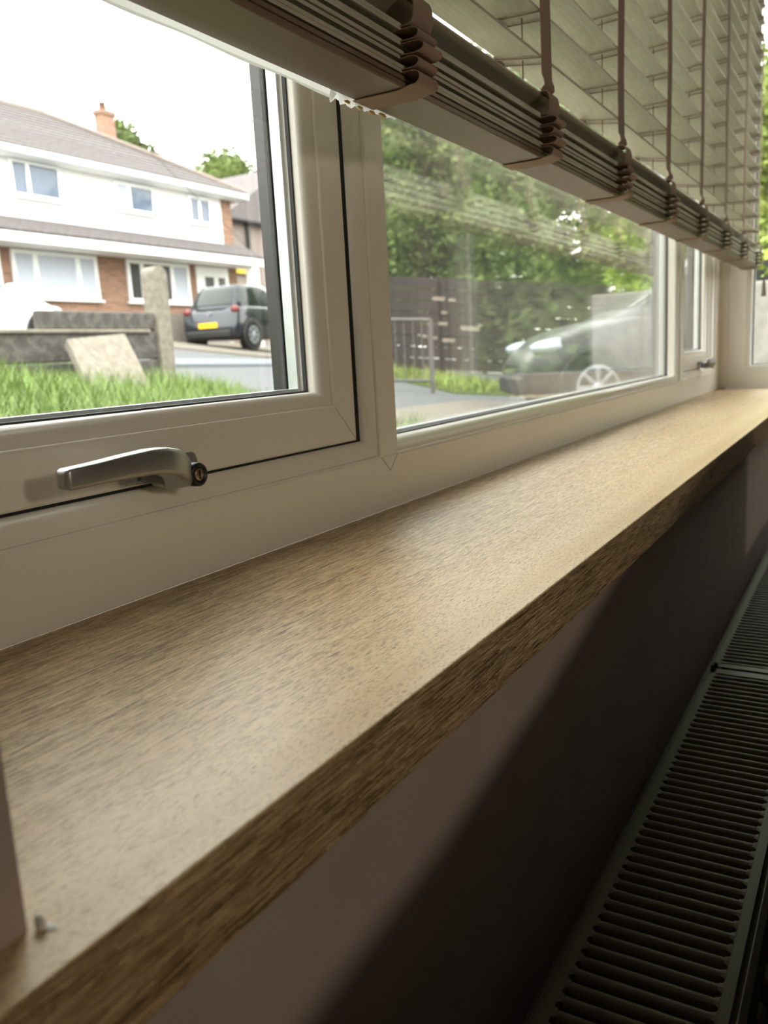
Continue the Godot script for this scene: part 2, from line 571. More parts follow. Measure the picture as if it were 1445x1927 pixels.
# window handle: at = middle of the spindle on the sash face; the lever points to -x
func make_handle(parent: Node3D, at: Vector3, label: String) -> void:
	var root := Node3D.new()
	root.name = "window_handle"
	parent.add_child(root, true)
	root.position = at
	if label != "":
		root.set_meta("label", label)
	var st := begin()
	# base plate with a rounded right-hand end
	var pl := PackedVector2Array()
	for i in 9:
		var a := -PI / 2 + PI * i / 8
		pl.append(Vector2(0.034 + 0.006 * cos(a), 0.0035 + 0.0085 * sin(a)))
	pl.append(Vector2(-0.016, 0.0120))
	pl.append(Vector2(-0.018, 0.0100))
	pl.append(Vector2(-0.018, -0.003))
	pl.append(Vector2(-0.016, -0.005))
	prism(st, pl, func(p: Vector2, t: float) -> Vector3: return Vector3(p.x, p.y, t), 0.0, 0.010)
	bx(st, Vector3(-0.026, -0.0005, 0.005), Vector3(0.012, 0.007, 0.010), 0.002)
	obj("base_plate", st, M.alu, root)
	# lever: a rounded bar swept along its cranked path
	st = begin()
	st.set_smooth_group(0)
	# x, y of centre, z of centre, half height, half depth
	var path := [[-0.1215, 0.0135, 0.0455, 0.0032, 0.003], [-0.1205, 0.0135, 0.0455, 0.0056, 0.0052], [-0.118, 0.0136, 0.0455, 0.0066, 0.006], [-0.095, 0.0142, 0.0455, 0.0070, 0.0062], [-0.070, 0.0150, 0.0455, 0.0078, 0.0064], [-0.048, 0.0152, 0.0455, 0.0086, 0.0068], [-0.034, 0.0142, 0.0450, 0.0092, 0.0074], [-0.022, 0.0112, 0.0425, 0.0098, 0.0082], [-0.012, 0.0068, 0.0380, 0.0100, 0.0090], [-0.004, 0.0020, 0.0320, 0.0098, 0.0098], [0.002, -0.001, 0.0250, 0.0094, 0.0100], [0.004, -0.001, 0.0160, 0.0090, 0.0096], [0.004, 0.000, 0.0060, 0.0086, 0.0094]]
	var n := 16
	var rings := []
	for i in path.size():
		var p: Array = path[i]
		var q: Array = path[maxi(i - 1, 0)]
		var s: Array = path[mini(i + 1, path.size() - 1)]
		var d := Vector3(s[0] - q[0], (s[1] - q[1]) * 0.5, s[2] - q[2]).normalized()
		var up := (Vector3.UP - d * d.y).normalized()
		var side := d.cross(up)
		var r := []
		for k in n:
			var a := TAU * (k + 0.5) / n
			var cx := signf(cos(a)) * pow(absf(cos(a)), 0.3)
			var cy := signf(sin(a)) * pow(absf(sin(a)), 0.3)
			r.append(Vector3(p[0] * (0.93 if p[0] < -0.02 else 1.0), p[1], p[2]) + up * cy * p[3] + side * cx * p[4])
		rings.append(r)
	for i in path.size() - 1:
		var c: Vector3 = (rings[i][0] + rings[i][n / 2]) * 0.5
		for k in n:
			var m := (k + 1) % n
			quad(st, rings[i][k], rings[i][m], rings[i + 1][m], rings[i + 1][k], rings[i][k] + rings[i + 1][m] - c * 2.0)
	st.set_smooth_group(-1)
	for k in n:
		tri(st, (rings[0][0] + rings[0][n / 2]) * 0.5, rings[0][k], rings[0][(k + 1) % n], Vector3(-1, 0, 0))
	obj("lever", st, M.alu, root)
	# key lock in the spindle end
	var face := Transform3D(Basis(Vector3(1, 0, 0), PI / 2), Vector3(0.0085, -0.001, 0.030))
	st = begin()
	lathe(st, [Vector2(0.0, 0.0), Vector2(0.0084, 0.0), Vector2(0.0088, 0.006), Vector2(0.0084, 0.0105), Vector2(0.0058, 0.0114), Vector2(0.0054, 0.0095), Vector2(0.0, 0.0095)], face, 24)
	obj("lock_ring", st, M.black_plastic, root)
	st = begin()
	lathe(st, [Vector2(0.0, 0.0092), Vector2(0.0048, 0.0092), Vector2(0.0048, 0.0104), Vector2(0.0043, 0.0108), Vector2(0.0, 0.0108)], face, 18)
	obj("lock_cylinder", st, M.brass, root)
	st = begin()
	bx(st, Vector3(0.0085, -0.001, 0.0409), Vector3(0.0014, 0.0062, 0.0004), 0.0, Transform3D())
	obj("key_slot", st, M.black_plastic, root)

func windows() -> void:
	var w := make_window("window_1", 0.14, 2.918, 1.40, [[0.215, 0.7485, true], [0.7825, 2.300, false], [2.3345, 2.843, true]], true)
	structure(w, "white plastic window with an opening sash either side of one wide pane", "window")
	make_handle(w, Vector3(0.434, 0.0855, -0.011), "satin grey lever handle with a round key lock")
	make_handle(w, Vector3(2.625, 0.0865, -0.011), "small lever handle on the far opening sash")
	var r := make_window("window_2", 0.0, 0.86, 1.40, [[0.052, 0.80, false]])
	r.position = Vector3(2.922, 0, 0.026)
	r.rotation.y = -PI / 2
	structure(r, "white plastic side window at the far end of the sill", "window")
	var st := begin()
	slab(st, Vector3(2.918, 0, -0.072), Vector3(2.995, 1.40, 0.026), 0.002)
	var post := obj("trim_1", st, M.upvc)
	structure(post, "white corner post between the wide window and the side window", "trim")

# ---------------------------------------------------------------- room
func room() -> void:
	var st := begin()
	slab(st, Vector3(-1.6, -0.95, -0.28), Vector3(0.131, 1.55, 0.238))      # pier left of the window
	slab(st, Vector3(0.131, -0.95, -0.28), Vector3(3.20, -0.0385, 0.238))   # under the sill
	slab(st, Vector3(0.131, 1.40, -0.28), Vector3(3.20, 1.55, 0.238))       # over the window
	structure(obj("wall_front", st, M.paint), "taupe painted wall under the oak sill and beside the window", "wall")
	st = begin()
	slab(st, Vector3(-1.75, -0.95, -0.28), Vector3(-1.6, 1.55, 4.2))
	structure(obj("wall_left", st, M.deep_paint))
	st = begin()
	slab(st, Vector3(2.70, -0.95, 0.238), Vector3(3.20, -0.0385, 0.90))
	slab(st, Vector3(2.70, 1.40, 0.238), Vector3(3.20, 1.55, 0.90))
	slab(st, Vector3(2.70, -0.95, 0.90), Vector3(3.20, 1.55, 4.2))
	structure(obj("wall_right", st, M.deep_paint))
	st = begin()
	slab(st, Vector3(-1.6, -0.95, 4.0), Vector3(2.70, 1.55, 4.2))
	structure(obj("wall_back", st, M.deep_paint))
	st = begin()
	slab(st, Vector3(-1.75, -1.05, -0.28), Vector3(3.20, -0.95, 4.2))
	structure(obj("floor", st, M.carpet))
	st = begin()
	slab(st, Vector3(-1.75, 1.55, -0.28), Vector3(3.20, 1.67, 4.2))
	structure(obj("ceiling", st, M.ceiling))
	# dab of filler where the sill meets the wall
	st = begin()
	ellipsoid(st, Vector3(0.1335, 0.0015, 0.2405), Vector3(0.0012, 0.0030, 0.0022), 0.5, 8, 3)
	ellipsoid(st, Vector3(0.1350, 0.0002, 0.2425), Vector3(0.0016, 0.0004, 0.0030), 0.5, 8, 4)
	tag(obj("filler_dab", st, M.plaster_dab), "small white dab of filler where the wall corner meets the oak sill", "filler")

func lamp() -> void:
	# the warm light behind the camera: it lights the frame below the rail's shadow line and the wall over the sofa back
	var root := base("floor_lamp", Vector3(-0.25, -0.95, 3.45))
	tag(root, "warm floor lamp with a round shade at the back of the room, outside the picture", "lamp")
	var st := begin()
	lathe(st, [Vector2(0.0, 0.0), Vector2(0.15, 0.0), Vector2(0.15, 0.012), Vector2(0.02, 0.03), Vector2(0.0, 0.03)], Transform3D(), 24)
	obj("base", st, M.black_plastic, root)
	st = begin()
	tube(st, [Vector3(0, 0.02, 0), Vector3(0, 1.66, 0)], 0.010, 10)
	obj("pole", st, M.black_plastic, root)
	st = begin()
	ellipsoid(st, Vector3(0, 1.83, 0), Vector3(0.19, 0.19, 0.19), 0.0, 12)
	var glow := mat(Color(0.95, 0.9, 0.8), 0.6)
	glow.emission_enabled = true
	glow.emission = LAMP_COLOR
	glow.emission_energy_multiplier = 2.0
	obj("lamp_shade", st, glow, root)
	var l := OmniLight3D.new()
	l.name = "lamp_light"
	l.light_color = LAMP_COLOR
	l.light_energy = LAMP_ENERGY
	l.light_size = 0.19
	l.omni_range = 12.0
	l.omni_attenuation = 2.0
	l.shadow_enabled = true
	root.add_child(l)
	l.position = Vector3(0, 1.83, 0)

func sill() -> void:
	# top, edge and return leg in one board; grain along the board, the whole depth on one texture
	var st := begin()
	var r := 0.0012
	var prof := [Vector2(-0.002, -0.0005), Vector2(0.2605 - r, -0.0)]
	for i in 5:
		var a := PI / 2 - PI / 2 * i / 4
		prof.append(Vector2(0.2605 - r + r * cos(a), -r + r * sin(a)))
	for i in 5:
		var a := -PI / 2 * i / 4
		prof.append(Vector2(0.2605 - r + r * cos(a), -0.0385 + r + r * sin(a)))
	prof.append(Vector2(-0.002, -0.0385))
	var x0 := -0.02
	var x1 := 2.921
	st.set_smooth_group(-1)
	var run := 0.0
	for i in prof.size():
		var p: Vector2 = prof[i]
		var q: Vector2 = prof[(i + 1) % prof.size()]
		var len := p.distance_to(q)
		var segs := 12
		for k in segs:
			var xa := lerpf(x0, x1, float(k) / segs)
			var xb := lerpf(x0, x1, float(k + 1) / segs)
			var pts := [Vector3(xa, p.y, p.x), Vector3(xb, p.y, p.x), Vector3(xb, q.y, q.x), Vector3(xa, q.y, q.x)]
			# on the face below the nosing the strip of texture is taken from the long-grained part
			var va := run / 0.2625
			var vb := (run + len) / 0.2625
			if p.y < -0.001 and q.y < -0.001:
				va = 0.05 + (run - 0.2625) / 0.2625
				vb = va + len / 0.2625
			var uvs := [Vector2(xa / 0.56, va), Vector2(xb / 0.56, va), Vector2(xb / 0.56, vb), Vector2(xa / 0.56, vb)]
			for ix in [[0, 1, 2], [0, 2, 3]]:
				for j in ix:
					st.set_uv(uvs[j])
					st.add_vertex(pts[j])
		run += len
	var board := base("window_sill")
	obj("board", st, M.oak, board)
	# the leg that turns the corner under the side window
	st = begin()
	slab(st, Vector3(2.66, -0.0385, 0.2607), Vector3(2.921, 0.0, 0.90), 0.002)
	obj("return_board", st, mottled(Color(0.77, 0.645, 0.465), Color(0.86, 0.77, 0.61), 0.3, 0.42, 31, 0.0, 4, Vector3(8, 8, 1)), board)
	tag(board, "thick pale oak window sill board with open grain running under the window", "sill")

func radiator() -> void:
	var root := base("radiator", Vector3(0, 0, 0))
	tag(root, "pale grey panel radiator with a slotted top grille under the oak sill", "radiator")
	var top := -0.25
	var x0 := 0.20
	var x1 := 2.12
	var za := 0.2815
	var zb := 0.3845
	var st := begin()
	slab(st, Vector3(x0, -0.78, zb + 0.001), Vector3(x1, top - 0.004, zb + 0.010), 0.004)
	# pressed vertical flutes on the front
	for i in 48:
		bx(st, Vector3(x0 + 0.03 + i * 0.04, -0.515, zb + 0.012), Vector3(0.022, 0.44, 0.008), 0.003)
	obj("front_panel", st, M.radiator, root)
	st = begin()
	slab(st, Vector3(x0, -0.78, za - 0.010), Vector3(x1, top - 0.004, za - 0.001), 0.004)
	obj("back_panel", st, M.radiator, root)
	st = begin()
	slab(st, Vector3(x0 - 0.002, -0.77, za), Vector3(x0, top, zb))
	slab(st, Vector3(x1, -0.77, za), Vector3(x1 + 0.002, top, zb))
	obj("side_panel", st, M.radiator, root)
	# convector fins seen through the slots
	st = begin()
	for i in 76:
		slab(st, Vector3(x0 + 0.02 + i * 0.025, -0.74, za + 0.018), Vector3(x0 + 0.021 + i * 0.025, top - 0.05, zb - 0.018))
	obj("convector_fins", st, M.radiator, root)
	# grille: two units, each with folded rims and rounded bars
	var pitch := 0.01345
	var bar := begin()
	var w := 0.0036
	var rr := pitch / 2 - w
	var ze := 0.0455
	# crowned bar with its long edges folded down
	bar.set_smooth_group(0)
	var cross := []
	for i in 9:
		var x := -w + 2.0 * w * i / 8
		cross.append(Vector2(x, -0.0012 * pow(absf(x) / w, 2.0)))
	cross.push_front(Vector2(-w, -0.009))
	cross.push_back(Vector2(w, -0.009))
	for i in cross.size() - 1:
		var p: Vector2 = cross[i]
		var q: Vector2 = cross[i + 1]
		quad(bar, Vector3(p.x, p.y, -ze + rr), Vector3(q.x, q.y, -ze + rr), Vector3(q.x, q.y, ze - rr), Vector3(p.x, p.y, ze - rr), Vector3((p.x + q.x) * 200.0, 1.0 if absf(p.x - q.x) > 0.0001 else 0.0, 0))
	bar.set_smooth_group(-1)
	# flared ends that round off the slots
	for s in [-1.0, 1.0]:
		for m in [-1.0, 1.0]:
			for i in 6:
				var a0 := PI / 2 * i / 6
				var a1 := PI / 2 * (i + 1) / 6
				var u0 := Vector3(m * (pitch / 2 - rr * cos(a0)), -0.0003, s * (ze - rr + rr * sin(a0)))
				var u1 := Vector3(m * (pitch / 2 - rr * cos(a1)), -0.0003, s * (ze - rr + rr * sin(a1)))
				quad(bar, u0, u1, Vector3(0, 0, u1.z), Vector3(0, 0, u0.z), Vector3.UP)
				quad(bar, u0, u1, u1 + Vector3(0, -0.006, 0), u0 + Vector3(0, -0.006, 0), Vector3(m, 0, -s))
	var bar_mesh := mesh_of(bar)
	for unit in [[x0, 1.0655], [1.0725, x1]]:
		var u0: float = unit[0]
		var u1: float = unit[1]
		var g := Node3D.new()
		g.name = "grille"
		root.add_child(g, true)
		st = begin()
		for z in [[za - 0.001, 0.2880], [0.3785, zb + 0.001]]:
			slab(st, Vector3(u0, top - 0.0012, z[0]), Vector3(u1, top, z[1]), 0.0004)
		slab(st, Vector3(u0, top - 0.02, za - 0.0022), Vector3(u1, top, za - 0.001))
		slab(st, Vector3(u0, top - 0.02, zb + 0.0005), Vector3(u1, top, zb + 0.0015))
		var nb := int((u1 - u0 - 0.02) / pitch)
		var first := (u0 + u1) / 2 - (nb - 1) * pitch / 2
		slab(st, Vector3(u0, top - 0.0012, za), Vector3(first - pitch / 2, top, zb))
		slab(st, Vector3(first + (nb - 0.5) * pitch, top - 0.0012, za), Vector3(u1, top, zb))
		obj("grille_rim", st, M.radiator, g)
		for i in nb:
			put("grille_bar", bar_mesh, M.radiator, g).position = Vector3(first + i * pitch, top, 0.3332)
	# wall brackets and pipe
	st = begin()
	for x in [0.5, 1.8]:
		slab(st, Vector3(x, -0.70, 0.2385), Vector3(x + 0.03, -0.40, 0.2716))
	obj("bracket", st, M.radiator, root)
	st = begin()
	tube(st, [Vector3(x0 - 0.04, -0.95, 0.33), Vector3(x0 - 0.04, -0.75, 0.33), Vector3(x0, -0.74, 0.33)], 0.0075, 10)
	obj("pipe", st, M.radiator, root)

func furniture() -> void:
	# what shades the wall under the sill: a dark sofa and an armchair drawn up to the radiator, behind the camera's right
	var root := base("sofa", Vector3(0.0, -0.95, 0.0))
	tag(root, "long dark sofa with its back to the radiator, outside the picture", "sofa")
	var st := begin()
	var line := [Vector2(-0.9, 0.30), Vector2(1.50, 0.30), Vector2(1.50, 0.99), Vector2(1.44, 1.02), Vector2(1.2, 1.015), Vector2(0.95, 0.99), Vector2(0.72, 0.955), Vector2(0.52, 0.920), Vector2(0.36, 0.898), Vector2(0.2, 0.888), Vector2(-0.85, 0.885), Vector2(-0.9, 0.86)]
	prism(st, PackedVector2Array(line), func(p: Vector2, t: float) -> Vector3: return Vector3(p.x, p.y, t + (p.y - 0.3) * -0.05), 0.49, 0.64)
	obj("backrest", st, M.sofa, root)
	st = begin()
	slab(st, Vector3(-0.85, 0.14, 0.50), Vector3(1.45, 0.44, 1.40), 0.03)
	obj("seat", st, M.sofa, root)
	for x in [-0.9, 1.30]:
		st = begin()
		slab(st, Vector3(x, 0.14, 0.60), Vector3(x + 0.2, 0.62, 1.42), 0.04)
		obj("armrest", st, M.sofa, root)
	for x in [-0.8, 1.4]:
		for z in [0.66, 1.32]:
			st = begin()
			lathe(st, [Vector2(0.0, 0.0), Vector2(0.02, 0.0), Vector2(0.03, 0.15), Vector2(0.0, 0.15)], Transform3D(Basis(), Vector3(x, 0, z)), 12)
			obj("leg", st, M.bark, root)
	var c := base("armchair", Vector3(2.0, -0.95, 0.50))
	tag(c, "dark armchair beside the sofa near the far corner, outside the picture", "armchair")
	st = begin()
	prism(st, PackedVector2Array([Vector2(-0.02, 0.2), Vector2(0.62, 0.2), Vector2(0.62, 0.98), Vector2(0.56, 1.04), Vector2(0.04, 1.04), Vector2(-0.02, 0.98)]), func(p: Vector2, t: float) -> Vector3: return Vector3(p.x, p.y, t), 0.0, 0.14)
	obj("backrest", st, M.sofa, c)
	st = begin()
	slab(st, Vector3(0.0, 0.14, 0.02), Vector3(0.6, 0.44, 0.72), 0.03)
	obj("seat", st, M.sofa, c)
	for x in [0.06, 0.54]:
		for z in [0.08, 0.64]:
			st = begin()
			lathe(st, [Vector2(0.0, 0.0), Vector2(0.02, 0.0), Vector2(0.03, 0.15), Vector2(0.0, 0.15)], Transform3D(Basis(), Vector3(x, 0, z)), 12)
			obj("leg", st, M.bark, c)

# ---------------------------------------------------------------- venetian blind
func blind() -> void:
	var root := base("venetian_blind")
	tag(root, "half raised wooden venetian blind with brown cloth ladder tapes above the sill", "blind")
	var zf := 0.1147
	var x0 := 0.155
	var x1 := 2.905
	var wd := 0.0485
	var slat := begin()
	slat.set_smooth_group(0)
	var pf := PackedVector2Array()
	var n := 8
	for i in n + 1:
		var u := -0.5 + float(i) / n
		pf.append(Vector2(u * wd, 0.0014 + 0.0006 * (1.0 - 4.0 * u * u)))
	for i in n + 1:
		var u := 0.5 - float(i) / n
		pf.append(Vector2(u * wd, -0.0014 + 0.0006 * (1.0 - 4.0 * u * u)))
	slat.set_smooth_group(-1)
	prism(slat, pf, func(p: Vector2, t: float) -> Vector3: return Vector3(t, p.y, p.x), x0, x1)
	var slat_mesh := mesh_of(slat)
	# bottom rail: lipped plank
	var st := begin()
	var by := 0.3668
	var pr := PackedVector2Array([Vector2(zf - 0.0465, by + 0.0012), Vector2(zf - 0.0455, by), Vector2(zf - 0.001, by), Vector2(zf, by + 0.001), Vector2(zf, by + 0.0042), Vector2(zf - 0.0012, by + 0.0046), Vector2(zf - 0.0012, by + 0.0054), Vector2(zf, by + 0.0058), Vector2(zf, by + 0.0088), Vector2(zf - 0.001, by + 0.0098), Vector2(zf - 0.0455, by + 0.0098), Vector2(zf - 0.0465, by + 0.009)])
	prism(st, pr, func(p: Vector2, t: float) -> Vector3: return Vector3(t, p.y, p.x), x0, x1)
	obj("bottom_rail", st, M.rail, root)
	# gathered slats, in pairs held apart by the folded tapes
	var gathered := [0.3790, 0.3822, 0.3888, 0.3920, 0.3988, 0.4020, 0.4088, 0.4120]
	var k := 0
	for y in gathered:
		var s := put("slat", slat_mesh, M.slat, root)
		s.position = Vector3(0, y, zf - wd / 2 + 0.0008 * sin(k * 2.3))
		s.rotation.x = 0.02 * sin(k * 1.7)
		k += 1
	# the topmost gathered slat is caught with its room edge up
	var tilt := 0.36
	var s0 := put("slat", slat_mesh, M.slat, root)
	s0.position = Vector3(0, 0.4250, zf + 0.0005 - wd / 2 * cos(tilt))
	s0.rotation.x = -tilt
	# hanging slats, window edge a little up
	var pitch := 0.0456
	var leans := [0.15, 0.05, 0.0, -0.03]
	var rows := 19
	for i in rows:
		var lean: float = leans[i] if i < 4 else -0.05
		var s := put("slat", slat_mesh, M.slat, root)
		s.position = Vector3(0, 0.4722 + i * pitch + wd / 2 * sin(lean), zf - wd / 2 * cos(lean))
		s.rotation.x = lean
	st = begin()
	slab(st, Vector3(x0, 1.345, zf - 0.052), Vector3(x1, 1.395, zf + 0.002), 0.002)
	obj("headrail", st, M.rail, root)
	# ladder tapes
	var tw := 0.0322
	for t in 9:
		var xc := 0.3209 + t * 0.3141
		if xc > x1 - 0.02:
			continue
		var a := xc - tw / 2
		var b := xc + tw / 2
		st = begin()
		var front := []
		for i in 24:
			var y := 0.452 + i * 0.0385
			front.append(Vector2(zf + 0.0030 + 0.0006 * sin(i * 0.9 + t), y))
		# the lowest stretch swings out and down into the top fold
		front = [Vector2(zf + 0.0015, 0.4360), Vector2(zf + 0.0065, 0.4405), Vector2(zf + 0.0060, 0.4460)] + front
		ribbon(st, front, a, b, 0.0008)
		ribbon(st, [Vector2(zf - wd - 0.002, 0.428), Vector2(zf - wd - 0.003, 0.47), Vector2(zf - wd - 0.002, 0.9), Vector2(zf - wd - 0.002, 1.345)], a, b, 0.0008)
		var tape := obj("ladder_tape", st, M.tape, root)
		# folds bulging into the room, one for each pair of slats
		var folds := [[0.3668, 0.3788, 0.015, true], [0.3790, 0.3888, 0.0175, false], [0.3890, 0.3988, 0.0185, false], [0.3990, 0.4088, 0.0180, false], [0.4092, 0.4360, 0.0125, false]]
		for f in folds:
			st = begin()
			var ya: float = f[0]
			var yb: float = f[1]
			var outz: float = f[2] * (1.0 + 0.12 * sin(t * 3.1 + ya * 900.0))
			var hh := (yb - ya) / 2
			var p := []
			if f[3]:
				p.append(Vector2(zf - 0.047, ya - 0.0012))
				p.append(Vector2(zf - 0.020, ya - 0.0016))
				p.append(Vector2(zf - 0.004, ya - 0.0016))
			else:
				p.append(Vector2(zf - 0.006, ya + 0.0006))
			for i in 13:
				var ang := -PI / 2 + PI * i / 12
				var sx := signf(cos(ang)) * pow(absf(cos(ang)), 0.7)
				p.append(Vector2(zf + outz * 0.45 + outz * 0.55 * sx, (ya + yb) / 2 + hh * 0.93 * sin(ang)))
			p.append(Vector2(zf - 0.006, yb - 0.0008))
			var back := []
			for v: Vector2 in p:
				back.push_front(Vector2(2.0 * zf - wd - v.x, v.y))
			if not f[3]:
				var bs := begin()
				ribbon(bs, back, a, b, 0.0007)
				obj("tape_fold", bs, M.tape, tape)
			ribbon(st, p, a + 0.0012 * sin(ya * 1300.0 + t), b + 0.0012 * sin(ya * 1300.0 + t), 0.0007)
			obj("tape_fold", st, M.tape, tape)
		var rung := begin()
		slab(rung, Vector3(xc - tw * 0.42, -0.0004, -wd - 0.002), Vector3(xc - tw * 0.36, 0.0004, 0.002))
		slab(rung, Vector3(xc + tw * 0.36, -0.0004, -wd - 0.002), Vector3(xc + tw * 0.42, 0.0004, 0.002))
		var rm := mesh_of(rung)
		for i in rows:
			var g := put("rung", rm, M.tape, tape)
			g.position = Vector3(0, 0.4722 + i * pitch - 0.0024, zf)
			g.rotation.x = leans[i] if i < 4 else -0.05
		st = begin()
		tube(st, [Vector3(xc, 0.43, zf - wd / 2), Vector3(xc, 1.345, zf - wd / 2)], 0.0008, 5)
		obj("lift_cord", st, M.cord, root)
	# remains of clear packing film along the window edge of the rail
	st = begin()
	var prev := []
	var r := RandomNumberGenerator.new()
	r.seed = 12
	for i in 40:
		var x := lerpf(x0, 0.588, i / 39.0)
		var drop := 0.0050 + 0.0006 * sin(i * 0.7)
		var cur := [Vector3(x, by + 0.002, zf - 0.0468), Vector3(x, by - drop * 0.5, zf - 0.0485), Vector3(x, by - drop, zf - 0.0475)]
		if i > 0:
			for j in 2:
				quad(st, prev[j], cur[j], cur[j + 1], prev[j + 1], Vector3(0, -0.3, 1))
		prev = cur
	for i in 22:
		var x := lerpf(0.588, 0.690, i / 21.0)
		var e := 1.0 - i / 24.0
		var drop := (0.0045 + 0.0045 * r.randf()) * e
		var cur := [Vector3(x, by + 0.001, zf - 0.046), Vector3(x + 0.003 * r.randf(), by - drop * 0.5, zf - 0.044 - 0.004 * r.randf()), Vector3(x + 0.003 * r.randf(), by - drop, zf - 0.046 - 0.004 * r.randf())]
		for j in 2:
			quad(st, prev[j], cur[j], cur[j + 1], prev[j + 1], Vector3(0, -0.3, 1))
		prev = cur
	obj("film_strip", st, M.film, root)
	st = begin()
	for i in 4:
		ellipsoid(st, Vector3(0.606 + i * 0.019 + 0.004 * r.randf(), by - 0.0025 - 0.002 * r.randf(), zf - 0.0455), Vector3(0.004 + 0.003 * r.randf(), 0.0014, 0.0014), 0.6, 5, i)
	obj("glue_flake", st, M.glue, root)
	# cord and tassel by the side window
	var c := base("pull_cord", Vector3(2.84, 0.0, 0.136))
	st = begin()
	tube(st, [Vector3(0, 1.35, 0), Vector3(0.001, 0.7, 0.0), Vector3(0, 0.325, 0)], 0.0009, 6)
	obj("cord", st, M.cord, c)
	st = begin()
	lathe(st, [Vector2(0.0, 0.328), Vector2(0.003, 0.327), Vector2(0.0045, 0.318), Vector2(0.0075, 0.284), Vector2(0.0070, 0.280), Vector2(0.0, 0.280)], Transform3D(), 14)
	obj("tassel", st, mat(Color(0.50, 0.48, 0.44), 0.5), c)
	tag(c, "thin cord with a small grey tassel hanging in front of the side window", "cord")

# ---------------------------------------------------------------- outside
func ground_y(x: float, z: float) -> float:
	return -0.274 - 0.075 * x - 0.155 * z

func gp(x: float, z: float, up := 0.0) -> Vector3:
	return Vector3(x, ground_y(x, z) + up, z)

# a flat patch that lies on the slope
func patch(called: String, pts: Array, up: float, m: Material) -> MeshInstance3D:
	var poly := PackedVector2Array()
	for p in pts:
		poly.append(Vector2(p[0], p[1]))
	var st := begin()
	prism(st, poly, func(p: Vector2, t: float) -> Vector3: return gp(p.x, p.y, t), up - 0.15, up)
	return obj(called, st, m)

func grounds() -> void:
	var st := begin()
	prism(st, PackedVector2Array([Vector2(-20, -0.28), Vector2(3.2, -0.28), Vector2(3.25, 6.0), Vector2(60, 6.0), Vector2(60, -45), Vector2(-20, -45)]), func(p: Vector2, t: float) -> Vector3: return gp(p.x, p.y, t), -0.4, 0.0)
	structure(obj("ground", st, M.asphalt), "grey asphalt drive and road sloping up past the gardens", "ground")
	structure(patch("lawn_bed", [[-3, -0.4], [2.6, -0.4], [3.6, -2.2], [4.5, -3.45], [4.5, -4.6], [-3, -4.6]], 0.02, M.soil), "rough front garden bed under the long grass", "ground")
	structure(patch("pale_paving", [[13.0, -9.9], [28.0, -9.9], [28.0, -18.2], [9.0, -18.2], [9.0, -12.0]], 0.03, M.paving), "pale paving in front of the house opposite", "paving")
	st = begin()
	for i in 14:
		var x := 5.6 + i * 0.95
		var z := -6.0 - i * 0.46
		bx(st, gp(x, z, 0.03), Vector3(1.02, 0.10, 0.16), 0.02, Transform3D())
	structure(patch("kerb_strip", [[6.4, -6.0], [18.0, -10.4], [18.0, -11.4], [7.2, -6.9]], 0.04, M.kerb), "pale kerb strip along the road", "kerb")
	structure(patch("concrete_path", [[3.9, -0.6], [14.0, -0.6], [14.0, -3.1], [8.2, -3.4], [4.3, -2.5]], 0.02, M.paving), "pale concrete path below the wide window", "paving")
	structure(patch("grass_strip_bed", [[9.7, -4.2], [12.6, -4.0], [14.2, -7.6], [12.4, -7.2]], 0.03, M.soil), "grass verge in front of the brown fence", "ground")

func blade_mesh() -> ArrayMesh:
	var st := begin()
	var a := Vector3(-0.5, 0, 0)
	var b := Vector3(0.5, 0, 0)
	var c := Vector3(0.36, 0.55, 0.06)
	var d := Vector3(-0.36, 0.55, 0.06)
	var e := Vector3(0, 1.0, 0.28)
	tri(st, a, b, c, Vector3.BACK)
	tri(st, a, c, d, Vector3.BACK)
	tri(st, d, c, e, Vector3.BACK)
	return mesh_of(st)

func leaf_mesh() -> ArrayMesh:
	var st := begin()
	var a := Vector3(0, 0, 0)
	var b := Vector3(0.32, 0.06, 0.5)
	var c := Vector3(0, -0.04, 1.0)
	var d := Vector3(-0.32, 0.06, 0.5)
	tri(st, a, b, c, Vector3.UP)
	tri(st, a, c, d, Vector3.UP)
	return mesh_of(st)

func scatter(called: String, mesh: Mesh, m: Material, xf: Array, parent: Node, vary := 0.25, sd := 1) -> void:
	var mm := MultiMesh.new()
	mm.transform_format = MultiMesh.TRANSFORM_3D
	mm.use_colors = true
	mm.mesh = mesh
	mm.instance_count = xf.size()
	var r := RandomNumberGenerator.new()
	r.seed = sd
	for i in xf.size():
		mm.set_instance_transform(i, xf[i])
		var k := 1.0 - vary * r.randf()
		mm.set_instance_color(i, Color(k * r.randf_range(0.85, 1.0), k, k * r.randf_range(0.75, 1.0)))
	var o := MultiMeshInstance3D.new()
	o.name = called
	o.multimesh = mm
	o.material_override = m
	o.set_meta("kind", "stuff")
	parent.add_child(o, true)

